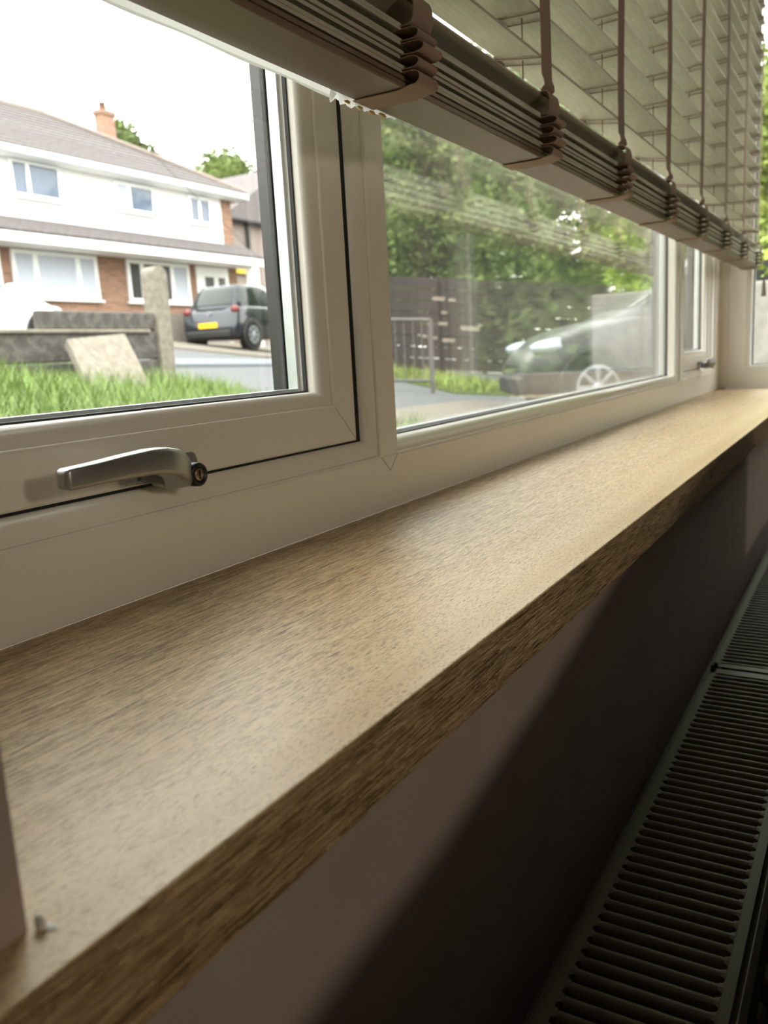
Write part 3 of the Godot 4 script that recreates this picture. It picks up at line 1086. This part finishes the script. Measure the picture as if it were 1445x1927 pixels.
func tree(called: String, label: String, cat: String, foot: Vector3, crowns: Array, leaves: int, size: float, leaf: String, sd: int, group := "") -> void:
	var root := base(called, foot)
	tag(root, label, cat, group)
	rng.seed = sd
	var total := 0.0
	var st := begin()
	for c in crowns:
		ellipsoid(st, c[0], c[1] * 0.74, 0.4, 9, sd)
		total += c[1].x * c[1].y
	obj("crown", st, M[leaf], root)
	var xf := []
	for c in crowns:
		var count := int(1.9 * leaves * c[1].x * c[1].y / total)
		for i in count:
			var d := Vector3(rng.randfn(), rng.randfn(), rng.randfn()).normalized()
			var p: Vector3 = c[0] + d * c[1] * rng.randf_range(0.66, 1.12)
			var b := Basis.from_euler(Vector3(rng.randf_range(-1, 1), rng.randf() * TAU, rng.randf_range(-1, 1)))
			xf.append(Transform3D(b.scaled(Vector3.ONE * size * rng.randf_range(0.8, 1.6)), p))
	scatter("foliage", leaf_mesh(), M[leaf], xf, root, 0.4, sd)
	st = begin()
	var c0: Vector3 = crowns[0][0]
	tube(st, [Vector3(0, -0.3, 0), Vector3(c0.x * 0.4, c0.y * 0.4, c0.z * 0.4), Vector3(c0.x, c0.y, c0.z)], 0.12, 8)
	obj("trunk", st, M.bark, root)

func grass() -> void:
	rng.seed = 41
	var xf := []
	var n := FastNoiseLite.new()
	n.seed = 2
	n.frequency = 0.9
	while xf.size() < 21000:
		var x := rng.randf_range(0.6, 5.0)
		var z := rng.randf_range(-4.55, -0.9)
		if x > 4.55 - 0.45 * (z + 3.45) - 0.2 * rng.randf() and z > -3.45 or x > 4.6:
			continue
		var h := 0.15 + 0.10 * n.get_noise_2d(x, z) + 0.07 * rng.randf()
		if x > 3.9:
			h *= 0.7
		var b := Basis(Vector3.UP, rng.randf() * TAU) * Basis(Vector3(1, 0, 0), rng.randf_range(-0.1, 0.6))
		xf.append(Transform3D(b.scaled_local(Vector3(0.0075, h, h)), gp(x, z, 0.01)))
	var g := base("lawn_grass")
	tag(g, "long bright green grass of the front garden under the concrete fence", "grass")
	scatter("grass_blades", blade_mesh(), M.blade, xf, g, 0.45, 5)
	g.set_meta("kind", "stuff")
	xf = []
	for i in 5000:
		var u := rng.randf()
		var v := rng.randf()
		var p := Vector2(9.8, -4.25).lerp(Vector2(12.5, -7.1), u).lerp(Vector2(12.5, -4.1).lerp(Vector2(14.1, -7.4), u), v)
		var h := 0.10 + 0.22 * rng.randf() * rng.randf()
		var b := Basis(Vector3.UP, rng.randf() * TAU) * Basis(Vector3(1, 0, 0), rng.randf_range(-0.1, 0.7))
		xf.append(Transform3D(b.scaled_local(Vector3(0.018, h, h)), gp(p.x, p.y, 0.02)))
	var s := base("verge_grass")
	tag(s, "weedy yellow green grass verge at the foot of the brown board fence", "grass")
	scatter("grass_blades", blade_mesh(), M.leaf_pale, xf, s, 0.45, 6)
	s.set_meta("kind", "stuff")

func garden_fence() -> void:
	var z := -3.77
	var root := base("concrete_fence")
	tag(root, "low weathered grey concrete panel fence at the end of the front garden", "fence")
	var st := begin()
	# post with rounded top
	var pl := PackedVector2Array([Vector2(-0.062, -0.1), Vector2(0.062, -0.1)])
	for i in 9:
		var a := PI * i / 8
		pl.append(Vector2(0.062 * cos(a), 0.785 + 0.055 * sin(a)))
	prism(st, pl, func(p: Vector2, t: float) -> Vector3: return Vector3(4.225 + p.x, p.y, t), z - 0.055, z + 0.055)
	obj("post", st, M.concrete_pale, root)
	# boards
	for row in [[3.255, 4.16, 0.425, 0.535], [1.2, 4.16, 0.235, 0.408], [1.2, 4.16, 0.03, 0.228]]:
		st = begin()
		slab(st, Vector3(row[0], row[2], z - 0.03), Vector3(row[1], row[3], z + 0.03), 0.008)
		obj("panel", st, M.concrete, root)
	st = begin()
	slab(st, Vector3(1.2, 0.402, z - 0.045), Vector3(4.10, 0.426, z + 0.05), 0.006)
	obj("ledge", st, M.concrete_pale, root)
	st = begin()
	var q := [Vector3(3.315, 0.362, -3.60), Vector3(3.755, 0.392, -3.60), Vector3(3.57, 0.02, -3.20), Vector3(3.125, 0.02, -3.20)]
	var nrm: Vector3 = (q[1] - q[0]).cross(q[3] - q[0]).normalized()
	if nrm.z < 0.0:
		nrm = -nrm
	var bk := []
	for v: Vector3 in q:
		bk.append(v - nrm * 0.045)
	quad(st, q[0], q[1], q[2], q[3], nrm)
	quad(st, bk[0], bk[1], bk[2], bk[3], -nrm)
	for i in 4:
		var j := (i + 1) % 4
		quad(st, q[i], q[j], bk[j], bk[i], (q[i] + q[j]) - (q[0] + q[1] + q[2] + q[3]) * 0.5)
	tag(obj("paving_slab", st, M.slab), "pale buff paving slab leaning against the concrete fence", "slab")

func board_fence() -> void:
	var root := base("board_fence")
	tag(root, "dark brown fence of wide horizontal boards below the hedge", "fence")
	# foot line from far left to near right, dropping with the road
	var A := Vector3(11.95, 0.05, -7.55)
	var B := Vector3(14.45, -0.52, -2.55)
	var dir := B - A
	var nrm := Vector3(dir.z, 0, -dir.x).normalized()
	if nrm.x > 0.0:
		nrm = -nrm
	rng.seed = 15
	for bay in 3:
		var p := A + dir * (bay / 3.0)
		var q := A + dir * ((bay + 1) / 3.0)
		for i in 8:
			var st := begin()
			var y := 0.04 + i * 0.188
			var off := nrm * (0.012 * (i % 2) + 0.006 * rng.randf())
			var poly := PackedVector2Array([Vector2(0.01, y), Vector2(0.99, y + 0.006 * rng.randf()), Vector2(0.99, y + 0.176), Vector2(0.01, y + 0.172 + 0.006 * rng.randf())])
			prism(st, poly, func(v: Vector2, t: float) -> Vector3: return p.lerp(q, v.x) + Vector3(0, v.y, 0) + nrm * t + off, 0.0, 0.022)
			obj("board", st, M.fence, root)
		var ps := begin()
		bx(ps, p + Vector3(0, 0.76, 0) - nrm * 0.05, Vector3(0.09, 1.6, 0.09), 0.01)
		obj("post", ps, M.fence, root)
	# places where the stain has flaked to pale wood, lying on the boards
	var t := Transform3D(Basis(dir.normalized(), dir.normalized().cross(nrm).normalized() * 1.0, nrm), Vector3.ZERO)
	for f in [[0.33, 1.20, 0.13], [0.37, 1.19, 0.08], [0.345, 0.98, 0.06], [0.285, 0.58, 0.05], [0.315, 0.56, 0.045], [0.355, 0.53, 0.13], [0.42, 0.74, 0.20], [0.45, 0.80, 0.04], [0.34, 0.80, 0.10]]:
		var c: Vector3 = A + dir * f[0] + Vector3(0, f[1], 0) + nrm * 0.044
		var st := begin()
		bx(st, Vector3.ZERO, Vector3(f[2] * 1.6, 0.03 + f[2] * 0.25, 0.003), 0.0012, Transform3D(t.basis, c))
		obj("bare_patch", st, M.chip, root)
	# slim metal gate standing open on the drive
	var g := base("garden_gate")
	tag(g, "slim pale metal gate with thin bars standing by the asphalt drive", "gate")
	var g0 := Vector3(8.55, 0, -5.05)
	var g1 := Vector3(9.08, 0, -4.19)
	var st := begin()
	tube(st, [Vector3(g1.x, -0.35, g1.z), Vector3(g1.x, 0.585, g1.z)], 0.028, 8)
	obj("post", st, M.galv, g)
	for y in [0.60, -0.12]:
		st = begin()
		tube(st, [Vector3(g0.x, y + 0.03, g0.z), Vector3(g1.x, y - 0.03, g1.z)], 0.02, 8)
		obj("rail", st, M.galv, g)
	for i in 9:
		var p := g0.lerp(g1, (i + 0.5) / 9.5)
		st = begin()
		tube(st, [Vector3(p.x, -0.12, p.z), Vector3(p.x, 0.59, p.z)], 0.007, 6)
		obj("bar", st, M.galv, g)

# house parts ---------------------------------------------------------------
func house_window(parent: Node3D, x0: float, y0: float, x1: float, y1: float, z: float, splits: Array, fills: Array, bar := 0.07) -> void:
	var st := begin()
	ring(st, x0, y0, x1, y1, bar, z - 0.02, z + 0.06, 0.008)
	slab(st, Vector3(x0 - 0.08, y0 - 0.06, z - 0.02), Vector3(x1 + 0.08, y0, z + 0.12), 0.01)
	for s in splits:
		slab(st, Vector3(s - bar * 0.7, y0 + bar, z - 0.02), Vector3(s + bar * 0.7, y1 - bar, z + 0.055), 0.008)
	var w := obj("window_frame", st, M.white, parent)
	var xs := [x0] + splits + [x1]
	for i in xs.size() - 1:
		st = begin()
		slab(st, Vector3(xs[i] + bar * 0.5, y0 + bar * 0.5, z - 0.01), Vector3(xs[i + 1] - bar * 0.5, y1 - bar * 0.5, z + 0.02))
		obj("pane", st, M[fills[i % fills.size()]], w)

func houses() -> void:
	var root := base("house_opposite")
	tag(root, "white rendered and brick house with grey tiled roof across the road", "house")
	var xl := 8.5
	var xr := 22.24
	var st := begin()
	slab(st, Vector3(xl, 3.75, -25.5), Vector3(21.72, 5.62, -18.0))
	obj("upper_wall", st, M.render, root)
	st = begin()
	slab(st, Vector3(21.72, 3.75, -25.4), Vector3(xr, 5.60, -18.02))
	slab(st, Vector3(xl + 0.01, 0.0, -25.4), Vector3(xr, 3.75, -18.0))
	obj("brick_wall", st, M.brick, root)
	# hipped roof, laid in courses
	var e0 := Vector3(xl - 0.3, 5.62, -17.55)
	var e1 := Vector3(xr + 0.35, 5.62, -17.55)
	var r0 := Vector3(xl - 0.3, 7.95, -21.75)
	var r1 := Vector3(xr - 4.0, 7.95, -21.75)
	st = begin()
	var b1 := Vector3(xr + 0.35, 5.62, -25.95)
	var b0 := Vector3(xl - 0.3, 5.62, -25.95)
	quad(st, e0, e1, r1, r0, Vector3(0, 1, 1))
	tri(st, e1, b1, r1, Vector3(1, 1, 0))
	quad(st, b0, b1, r1, r0, Vector3(0, 1, -1))
	quad(st, e0, e1, b1, b0, Vector3(0, -1, 0))
	var roof := obj("roof", st, M.tiles, root)
	var courses := 13
	for i in courses:
		st = begin()
		var u0 := float(i) / courses
		var u1 := float(i + 1) / courses
		var up := Vector3(0, 0.035, 0.02)
		var a := e0.lerp(r0, u0) + up
		var b := e1.lerp(r1, u0) + up
		var c := e1.lerp(r1, u1) + up * 0.2
		var d := e0.lerp(r0, u1) + up * 0.2
		quad(st, a, b, c, d, Vector3(0, 1, 1))
		quad(st, a, b, b - up * 1.2, a - up * 1.2, Vector3(0, 0, 1))
		obj("tile_course", st, M.tiles, roof)
	st = begin()
	tube(st, [e1 + Vector3(0, 0.03, 0), e1.lerp(r1, 0.5) + Vector3(0, 0.07, 0), r1 + Vector3(0, 0.05, 0), r0 + Vector3(0, 0.05, 0)], 0.08, 8)
	obj("hip_tiles", st, M.pebble, roof)
	st = begin()
	slab(st, Vector3(xl - 0.3, 5.42, -17.60), Vector3(xr + 0.35, 5.60, -17.52), 0.01)
	slab(st, Vector3(xl - 0.3, 5.42, -18.0), Vector3(xr + 0.35, 5.46, -17.52))
	slab(st, Vector3(xr + 0.31, 5.42, -25.9), Vector3(xr + 0.37, 5.60, -17.6))
	obj("fascia", st, M.white, root)
	# chimney
	st = begin()
	slab(st, Vector3(20.86, 6.2, -22.35), Vector3(21.42, 8.55, -22.0))
	slab(st, Vector3(20.81, 8.55, -22.4), Vector3(21.47, 8.70, -21.95), 0.02)
	var ch := obj("chimney", st, M.brick, root)
	st = begin()
	lathe(st, [Vector2(0.0, 8.70), Vector2(0.13, 8.70), Vector2(0.11, 8.92), Vector2(0.14, 8.96), Vector2(0.10, 8.97), Vector2(0.09, 8.75)], Transform3D(Basis(), Vector3(21.1, 0, -22.18)), 12)
	obj("chimney_pot", st, M.pot, ch)
	# lean-to roof between the storeys
	st = begin()
	var l0 := 3.47
	prism(st, PackedVector2Array([Vector2(-16.95, l0), Vector2(-16.95, l0 + 0.05), Vector2(-18.0, 4.02), Vector2(-18.0, l0)]), func(p: Vector2, t: float) -> Vector3: return Vector3(t, p.y, p.x), xl, 22.6)
	var lean := obj("porch_roof", st, M.tiles, root)
	for i in 5:
		st = begin()
		var a := Vector2(-16.93, l0 + 0.06).lerp(Vector2(-18.0, 4.03), i / 5.0)
		var b := Vector2(-16.93, l0 + 0.06).lerp(Vector2(-18.0, 4.03), (i + 1) / 5.0)
		prism(st, PackedVector2Array([a, a + Vector2(0, 0.04), b + Vector2(0, 0.012), b]), func(p: Vector2, t: float) -> Vector3: return Vector3(t, p.y, p.x), xl, 22.62)
		obj("tile_course", st, M.tiles, lean)
	st = begin()
	slab(st, Vector3(xl, 3.26, -17.0), Vector3(22.62, 3.48, -16.90), 0.01)
	slab(st, Vector3(xl, 3.30, -18.0), Vector3(22.6, 3.34, -16.95))
	obj("porch_fascia", st, M.white, root)
	# windows
	house_window(root, 14.0, 4.55, 15.47, 5.40, -17.98, [14.50], ["dark_glass"])
	house_window(root, 17.28, 4.58, 18.74, 5.34, -17.98, [17.80], ["curtain", "dark_glass"])
	house_window(root, 20.2, 4.55, 21.16, 5.34, -17.98, [20.66], ["dark_glass"])
	house_window(root, 13.72, 2.10, 16.36, 3.27, -17.98, [14.40, 15.72], ["curtain"], 0.10)
	house_window(root, 10.9, 2.10, 13.4, 3.27, -17.98, [11.6, 12.7], ["dark_glass"], 0.10)
	house_window(root, 17.42, 2.10, 19.92, 3.27, -17.98, [17.98, 19.18], ["dark_room", "dark_room", "curtain"], 0.10)
	# front door with its side screen
	st = begin()
	slab(st, Vector3(20.25, 0.6, -18.0), Vector3(21.75, 3.27, -17.94), 0.01)
	var door := obj("front_door", st, M.white, root)
	for p in [[20.62, 21.0], [21.25, 21.55]]:
		st = begin()
		slab(st, Vector3(p[0], 1.9, -17.95), Vector3(p[1], 2.95, -17.92))
		obj("door_pane", st, M.dark_room, door)
	st = begin()
	slab(st, Vector3(21.80, 0.4, -17.25), Vector3(22.14, 3.30, -16.98), 0.01)
	obj("porch_post", st, M.white, root)
	# low garden wall of the house opposite
	st = begin()
	slab(st, Vector3(11.5, 0.6, -14.2), Vector3(15.9, 1.45, -13.95))
	tag(obj("garden_wall", st, M.concrete_pale), "low buff wall behind the dark parked hatchback", "wall")
	# neighbour further on
	var nb := base("house_beyond")
	tag(nb, "grey brown pebble-dashed house with tiled roof behind the parked car", "house")
	st = begin()
	slab(st, Vector3(29.0, 0.5, -32.0), Vector3(38.0, 6.45, -24.0))
	obj("wall", st, M.pebble, nb)
	st = begin()
	prism(st, PackedVector2Array([Vector2(28.7, 6.35), Vector2(38.3, 6.35), Vector2(38.3, 6.55), Vector2(33.5, 9.2), Vector2(28.7, 6.55)]), func(p: Vector2, t: float) -> Vector3: return Vector3(p.x, p.y, t), -32.4, -23.6)
	obj("roof", st, M.tiles, nb)
	st = begin()
	tube(st, [Vector3(30.35, 6.4, -23.9), Vector3(30.35, 1.0, -23.9)], 0.09, 8)
	tube(st, [Vector3(28.7, 6.32, -23.62), Vector3(38.3, 6.32, -23.62)], 0.08, 8)
	obj("drainpipe", st, M.trim_black, nb)
	st = begin()
	slab(st, Vector3(29.3, 4.1, -23.95), Vector3(30.3, 4.32, -23.8), 0.01)
	obj("yellow_sign", st, M.yellow, nb)
	# telephone wires
	for w in [[Vector3(8.6, 6.7, -12), Vector3(11.4, 5.1, -12.0), "steeper thin overhead wire crossing the pale sky above the house roof"], [Vector3(9.3, 6.55, -12.9), Vector3(13.2, 5.72, -12.9), "flatter thin overhead wire crossing the pale sky above the house roof"]]:
		st = begin()
		var a: Vector3 = w[0] + (w[0] - w[1]) * 2.0
		var b: Vector3 = w[1] + (w[1] - w[0]) * 3.0
		tube(st, [a, w[0], w[1], b], 0.006, 5)
		tag(obj("overhead_wire", st, M.trim_black), w[2], "wire", "overhead wires")

func greenery() -> void:
	tree("tree", "round green tree beyond the right end of the white house", "tree", Vector3(44.2, 0.5, -36.6), [[Vector3(0, 11.7, 0), Vector3(1.9, 1.7, 2.0)], [Vector3(1.2, 10.3, 1.0), Vector3(1.9, 1.9, 2.0)], [Vector3(-1.0, 10.2, -1), Vector3(1.7, 1.7, 1.8)]], 3500, 0.22, "leaf_far", 61)
	tree("tree", "small distant tree top showing beside the brick chimney", "tree", Vector3(28.5, 0.5, -29.2), [[Vector3(0.1, 9.5, 0), Vector3(0.8, 1.1, 0.8)], [Vector3(0.95, 8.9, 0.4), Vector3(0.6, 0.8, 0.7)]], 1200, 0.2, "leaf_far", 62)
	tree("hedge_tree", "tall broad green tree rising behind the hedge bushes", "tree", Vector3(24.5, -0.6, -9.2), [[Vector3(0, 3.0, 0), Vector3(2.2, 2.4, 2.4)], [Vector3(1.0, 3.0, 3.4), Vector3(2.2, 2.4, 2.2)], [Vector3(0.5, 6.2, 0.4), Vector3(2.4, 2.2, 2.4)], [Vector3(1.2, 6.0, 3.4), Vector3(2.2, 2.2, 2.2)], [Vector3(1.0, 2.2, 6.0), Vector3(1.6, 1.8, 1.8)]], 6000, 0.2, "leaf_mid", 68)
	# two runs of hedge behind the boards; each run is one clipped mass of several crowns
	var runs := [["leaf_dark", "tall dark green hedge behind the left half of the brown fence", 0.0, 2], ["leaf_pale", "yellow green hedge above the flaked right half of the brown fence", 4.9, 4]]
	var seed_at := 70
	for r in runs:
		var dir := Vector3(0.42, -0.09, 0.907)
		var crowns := []
		for k in r[3]:
			var o: Vector3 = dir * (1.75 * k)
			crowns.append([o + Vector3(0, 1.5, 0), Vector3(1.1, 1.2, 1.15)])
			crowns.append([o + Vector3(0.15, 2.9, 0.1), Vector3(1.2, 1.25, 1.15)])
			crowns.append([o + Vector3(0.3, 4.2, -0.1), Vector3(1.2, 1.1, 1.1)])
			crowns.append([o + Vector3(0.5, 5.3, 0.1), Vector3(1.2, 0.9, 1.1)])
		tree("hedge", r[1], "hedge", Vector3(14.9, -0.2, -8.1) + dir * r[2], crowns, 5200 * r[3], 0.14, r[0], seed_at)
		seed_at += 1
	# beyond the side window: a bright hedge above a white wall
	var st := begin()
	slab(st, Vector3(7.0, -1.6, -0.58), Vector3(7.2, 0.57, 1.55), 0.01)
	tag(obj("white_wall", st, M.buff_render), "pale rendered garden wall seen through the side window", "wall")
	tree("lime_bush", "bright lime green bush above the pale wall outside the side window", "bush", Vector3(7.95, -0.9, 0.25), [[Vector3(0, 1.5, 0), Vector3(0.5, 1.1, 0.65)], [Vector3(0.1, 2.9, 0.1), Vector3(0.5, 1.1, 0.65)], [Vector3(0.0, 1.6, 0.6), Vector3(0.5, 1.2, 0.6)], [Vector3(0.1, 3.4, 0.5), Vector3(0.5, 1.0, 0.65)], [Vector3(0.1, 4.5, 0.3), Vector3(0.5, 1.1, 0.8)], [Vector3(0.2, 2.4, 1.05), Vector3(0.5, 1.6, 0.38)]], 6000, 0.11, "leaf_lime", 90)
	tree("hedge", "dark green hedge on the boundary beyond the end of the pale wall", "hedge", Vector3(8.9, -0.9, 2.45), [[Vector3(0, 1.0, 0), Vector3(0.7, 1.3, 0.85)], [Vector3(0.1, 1.1, 1.3), Vector3(0.8, 1.3, 0.9)], [Vector3(0, 2.7, 0.05), Vector3(0.7, 1.3, 0.85)], [Vector3(0.1, 2.7, 1.4), Vector3(0.8, 1.2, 0.9)], [Vector3(0.1, 1.4, 2.5), Vector3(0.8, 1.8, 0.9)]], 4000, 0.14, "leaf_dark", 95)

# cars ------------------------------------------------------------------------
func car(called: String, label: String, paint: Material, at: Vector3, heading: float) -> void:
	# rear bumper at x = 0, nose along +x, right-hand side on +z
	var root := base(called, at, heading)
	tag(root, label, "car")
	var st := begin()
	st.set_smooth_group(0)
	var S := [[0.0, 0.36, 0.52, 0.56, 0.58], [0.03, 0.27, 0.60, 0.64, 0.68], [0.09, 0.23, 0.74, 0.78, 0.745], [0.16, 0.22, 0.88, 0.92, 0.775], [0.5, 0.20, 0.92, 0.96, 0.81], [1.2, 0.20, 0.92, 0.95, 0.82], [2.0, 0.20, 0.90, 0.94, 0.82], [2.45, 0.20, 0.88, 0.93, 0.81], [2.85, 0.20, 0.80, 0.87, 0.785], [3.12, 0.22, 0.71, 0.78, 0.73], [3.30, 0.25, 0.61, 0.66, 0.65], [3.40, 0.33, 0.49, 0.53, 0.54]]
	var rings := []
	for s in S:
		var half := [Vector2(s[4] * 0.90, s[1]), Vector2(s[4] * 0.985, s[1] + 0.08), Vector2(s[4], lerpf(s[1], s[2], 0.55)), Vector2(s[4] * 0.975, s[2] - 0.03), Vector2(s[4] * 0.93, s[2] + 0.005), Vector2(s[4] * 0.6, s[3] - 0.008), Vector2(0.0, s[3])]
		var r := []
		for p: Vector2 in half:
			r.append(Vector3(s[0], p.y, p.x))
		for k in range(half.size() - 2, -1, -1):
			r.append(Vector3(s[0], half[k].y, -half[k].x))
		rings.append(r)
	for i in rings.size() - 1:
		var c := Vector3(S[i][0], (S[i][1] + S[i][3]) / 2, 0)
		for k in rings[i].size() - 1:
			quad(st, rings[i][k], rings[i][k + 1], rings[i + 1][k + 1], rings[i + 1][k], rings[i][k] + rings[i + 1][k + 1] - c * 2.0)
		quad(st, rings[i][0], rings[i][-1], rings[i + 1][-1], rings[i + 1][0], Vector3.DOWN)
	for e in [0, rings.size() - 1]:
		var c := Vector3(S[e][0], 0.46, 0)
		for k in rings[e].size():
			tri(st, c, rings[e][k], rings[e][(k + 1) % rings[e].size()], Vector3(-1 if e == 0 else 1, 0, 0))
	obj("body", st, paint, root)
	# cabin: squircle outline shrinking from belt line to roof
	var P := func(level: float, a: float, grow: float) -> Vector3:
		var xa := lerpf(0.13, 0.50, pow(level, 1.25))
		var xb := lerpf(2.60, 1.72, pow(level, 0.92))
		var hw := lerpf(0.765, 0.575, pow(level, 1.3))
		var e := 0.42
		var cx := signf(cos(a)) * pow(absf(cos(a)), e)
		var cz := signf(sin(a)) * pow(absf(sin(a)), e)
		return Vector3((xa + xb) / 2 + (xb - xa) / 2 * cx * grow, lerpf(0.90, 1.43, level), hw * cz * grow)
	st = begin()
	st.set_smooth_group(0)
	var n := 40
	var L := [0.0, 0.2, 0.4, 0.6, 0.8, 0.93, 1.0]
	for i in L.size() - 1:
		for k in n:
			var a := TAU * k / n
			var b := TAU * (k + 1) / n
			var p0: Vector3 = P.call(L[i], a, 1.0)
			var p2: Vector3 = P.call(L[i + 1], b, 1.0)
			quad(st, p0, P.call(L[i], b, 1.0), p2, P.call(L[i + 1], a, 1.0), p0 + p2 - Vector3(2.2, 2.0, 0))
	for k in n:
		var a := TAU * k / n
		var b := TAU * (k + 1) / n
		var top := Vector3(1.1, 1.468, 0)
		var pa: Vector3 = P.call(1.0, a, 1.0)
		var pb: Vector3 = P.call(1.0, b, 1.0)
		var ma := pa.lerp(top, 0.4) + Vector3(0, 0.012, 0)
		var mb := pb.lerp(top, 0.4) + Vector3(0, 0.012, 0)
		quad(st, pa, pb, mb, ma, Vector3.UP)
		tri(st, ma, mb, top, Vector3.UP)
	obj("cabin", st, paint, root)
	# glass set just proud of the cabin skin
	for g in [["rear_window", PI - 0.52, PI + 0.52], ["windscreen", -0.50, 0.50], ["side_window", 0.66, 1.50], ["side_window", 1.60, PI - 0.66], ["side_window", -1.50, -0.66], ["side_window", -PI + 0.66, -1.60]]:
		st = begin()
		st.set_smooth_group(0)
		for i in 5:
			for k in 8:
				var v0 := lerpf(0.16, 0.84, i / 5.0)
				var v1 := lerpf(0.16, 0.84, (i + 1) / 5.0)
				var a := lerpf(g[1], g[2], k / 8.0)
				var b := lerpf(g[1], g[2], (k + 1) / 8.0)
				var p0: Vector3 = P.call(v0, a, 1.012)
				var p2: Vector3 = P.call(v1, b, 1.012)
				quad(st, p0, P.call(v0, b, 1.012), p2, P.call(v1, a, 1.012), p0 + p2 - Vector3(2.2, 2.0, 0))
		obj(g[0], st, M.car_glass, root)
	for x in [0.60, 2.78]:
		for s in [-1.0, 1.0]:
			var t := Transform3D(Basis(Vector3(1, 0, 0), PI / 2 * s), Vector3(x, 0.29, s * 0.815))
			st = begin()
			lathe(st, [Vector2(0.0, -0.06), Vector2(0.36, -0.06), Vector2(0.36, 0.008), Vector2(0.33, 0.012), Vector2(0.30, 0.004), Vector2(0.0, 0.004)], t, 28)
			obj("wheel_arch", st, M.trim_black, root)
			st = begin()
			lathe(st, [Vector2(0.0, -0.15), Vector2(0.27, -0.15), Vector2(0.29, -0.12), Vector2(0.29, 0.010), Vector2(0.275, 0.022), Vector2(0.205, 0.022), Vector2(0.20, 0.006), Vector2(0.0, 0.006)], t, 28)
			var wheel := obj("wheel", st, M.tyre, root)
			st = begin()
			lathe(st, [Vector2(0.172, 0.012), Vector2(0.198, 0.020), Vector2(0.204, 0.012), Vector2(0.2, 0.0)], t, 28)
			lathe(st, [Vector2(0.0, 0.024), Vector2(0.045, 0.022), Vector2(0.05, 0.008)], t, 16)
			for k in 8:
				bx(st, Vector3(0.11, 0.012, 0), Vector3(0.15, 0.014, 0.036), 0.004, t * Transform3D(Basis(Vector3.UP, TAU * k / 8), Vector3.ZERO))
			obj("alloy_rim", st, M.alloy, wheel)
	for s in [-1.0, 1.0]:
		st = begin()
		ellipsoid(st, Vector3(0.16, 0.86, s * 0.665), Vector3(0.085, 0.09, 0.115), 0.0, 8)
		obj("tail_lamp", st, M.red, root)
		st = begin()
		ellipsoid(st, Vector3(3.08, 0.665, s * 0.585), Vector3(0.27, 0.085, 0.14), 0.0, 10)
		obj("headlamp", st, M.lamp_glass, root)
		st = begin()
		bx(st, Vector3(2.16, 0.97, s * 0.88), Vector3(0.10, 0.12, 0.16), 0.03)
		obj("door_mirror", st, paint, root)
	st = begin()
	bx(st, Vector3(-0.005, 0.53, 0), Vector3(0.02, 0.115, 0.52), 0.004)
	obj("rear_plate", st, M.plate, root)
	st = begin()
	bx(st, Vector3(0.0, 0.33, 0), Vector3(0.10, 0.16, 1.22), 0.03)
	obj("bumper_trim", st, M.trim_black, root)
	st = begin()
	bx(st, Vector3(3.385, 0.32, 0), Vector3(0.10, 0.18, 1.10), 0.03)
	obj("bumper_trim", st, M.trim_black, root)
	st = begin()
	bx(st, Vector3(3.37, 0.50, 0), Vector3(0.06, 0.05, 0.75), 0.01)
	obj("radiator_grille", st, M.trim_black, root)
	st = begin()
	lathe(st, [Vector2(0.040, 0.0), Vector2(0.044, 0.010), Vector2(0.056, 0.010), Vector2(0.060, 0.0)], Transform3D(Basis(Vector3(0, 0, 1), PI / 2).scaled(Vector3(1, 0.75, 1)), Vector3(0.075, 0.80, 0)), 20)
	obj("badge", st, M.alloy, root)

func cars() -> void:
	car("parked_car", "dark blue hatchback with a yellow plate parked in front of the white house", M.navy, Vector3(14.75, 0.55, -12.75), 0.10)
	# the nose of a second car, tail away to the right
	car("parked_car", "dark car with a bright headlamp parked in front of the brown fence", M.plum, Vector3(9.70, -0.50, 0.18), 2.14)
	car("parked_car", "pale car whose nose shows at the left edge above the concrete fence", M.white_paint, Vector3(6.35, 0.55, -11.9), 0.05)

func _ready() -> void:
	camera_and_light()
	materials()
	room()
	windows()
	sill()
	grounds()
	houses()
	greenery()
	garden_fence()
	board_fence()
	cars()
	grass()
	lamp()
	furniture()
	radiator()
	blind()
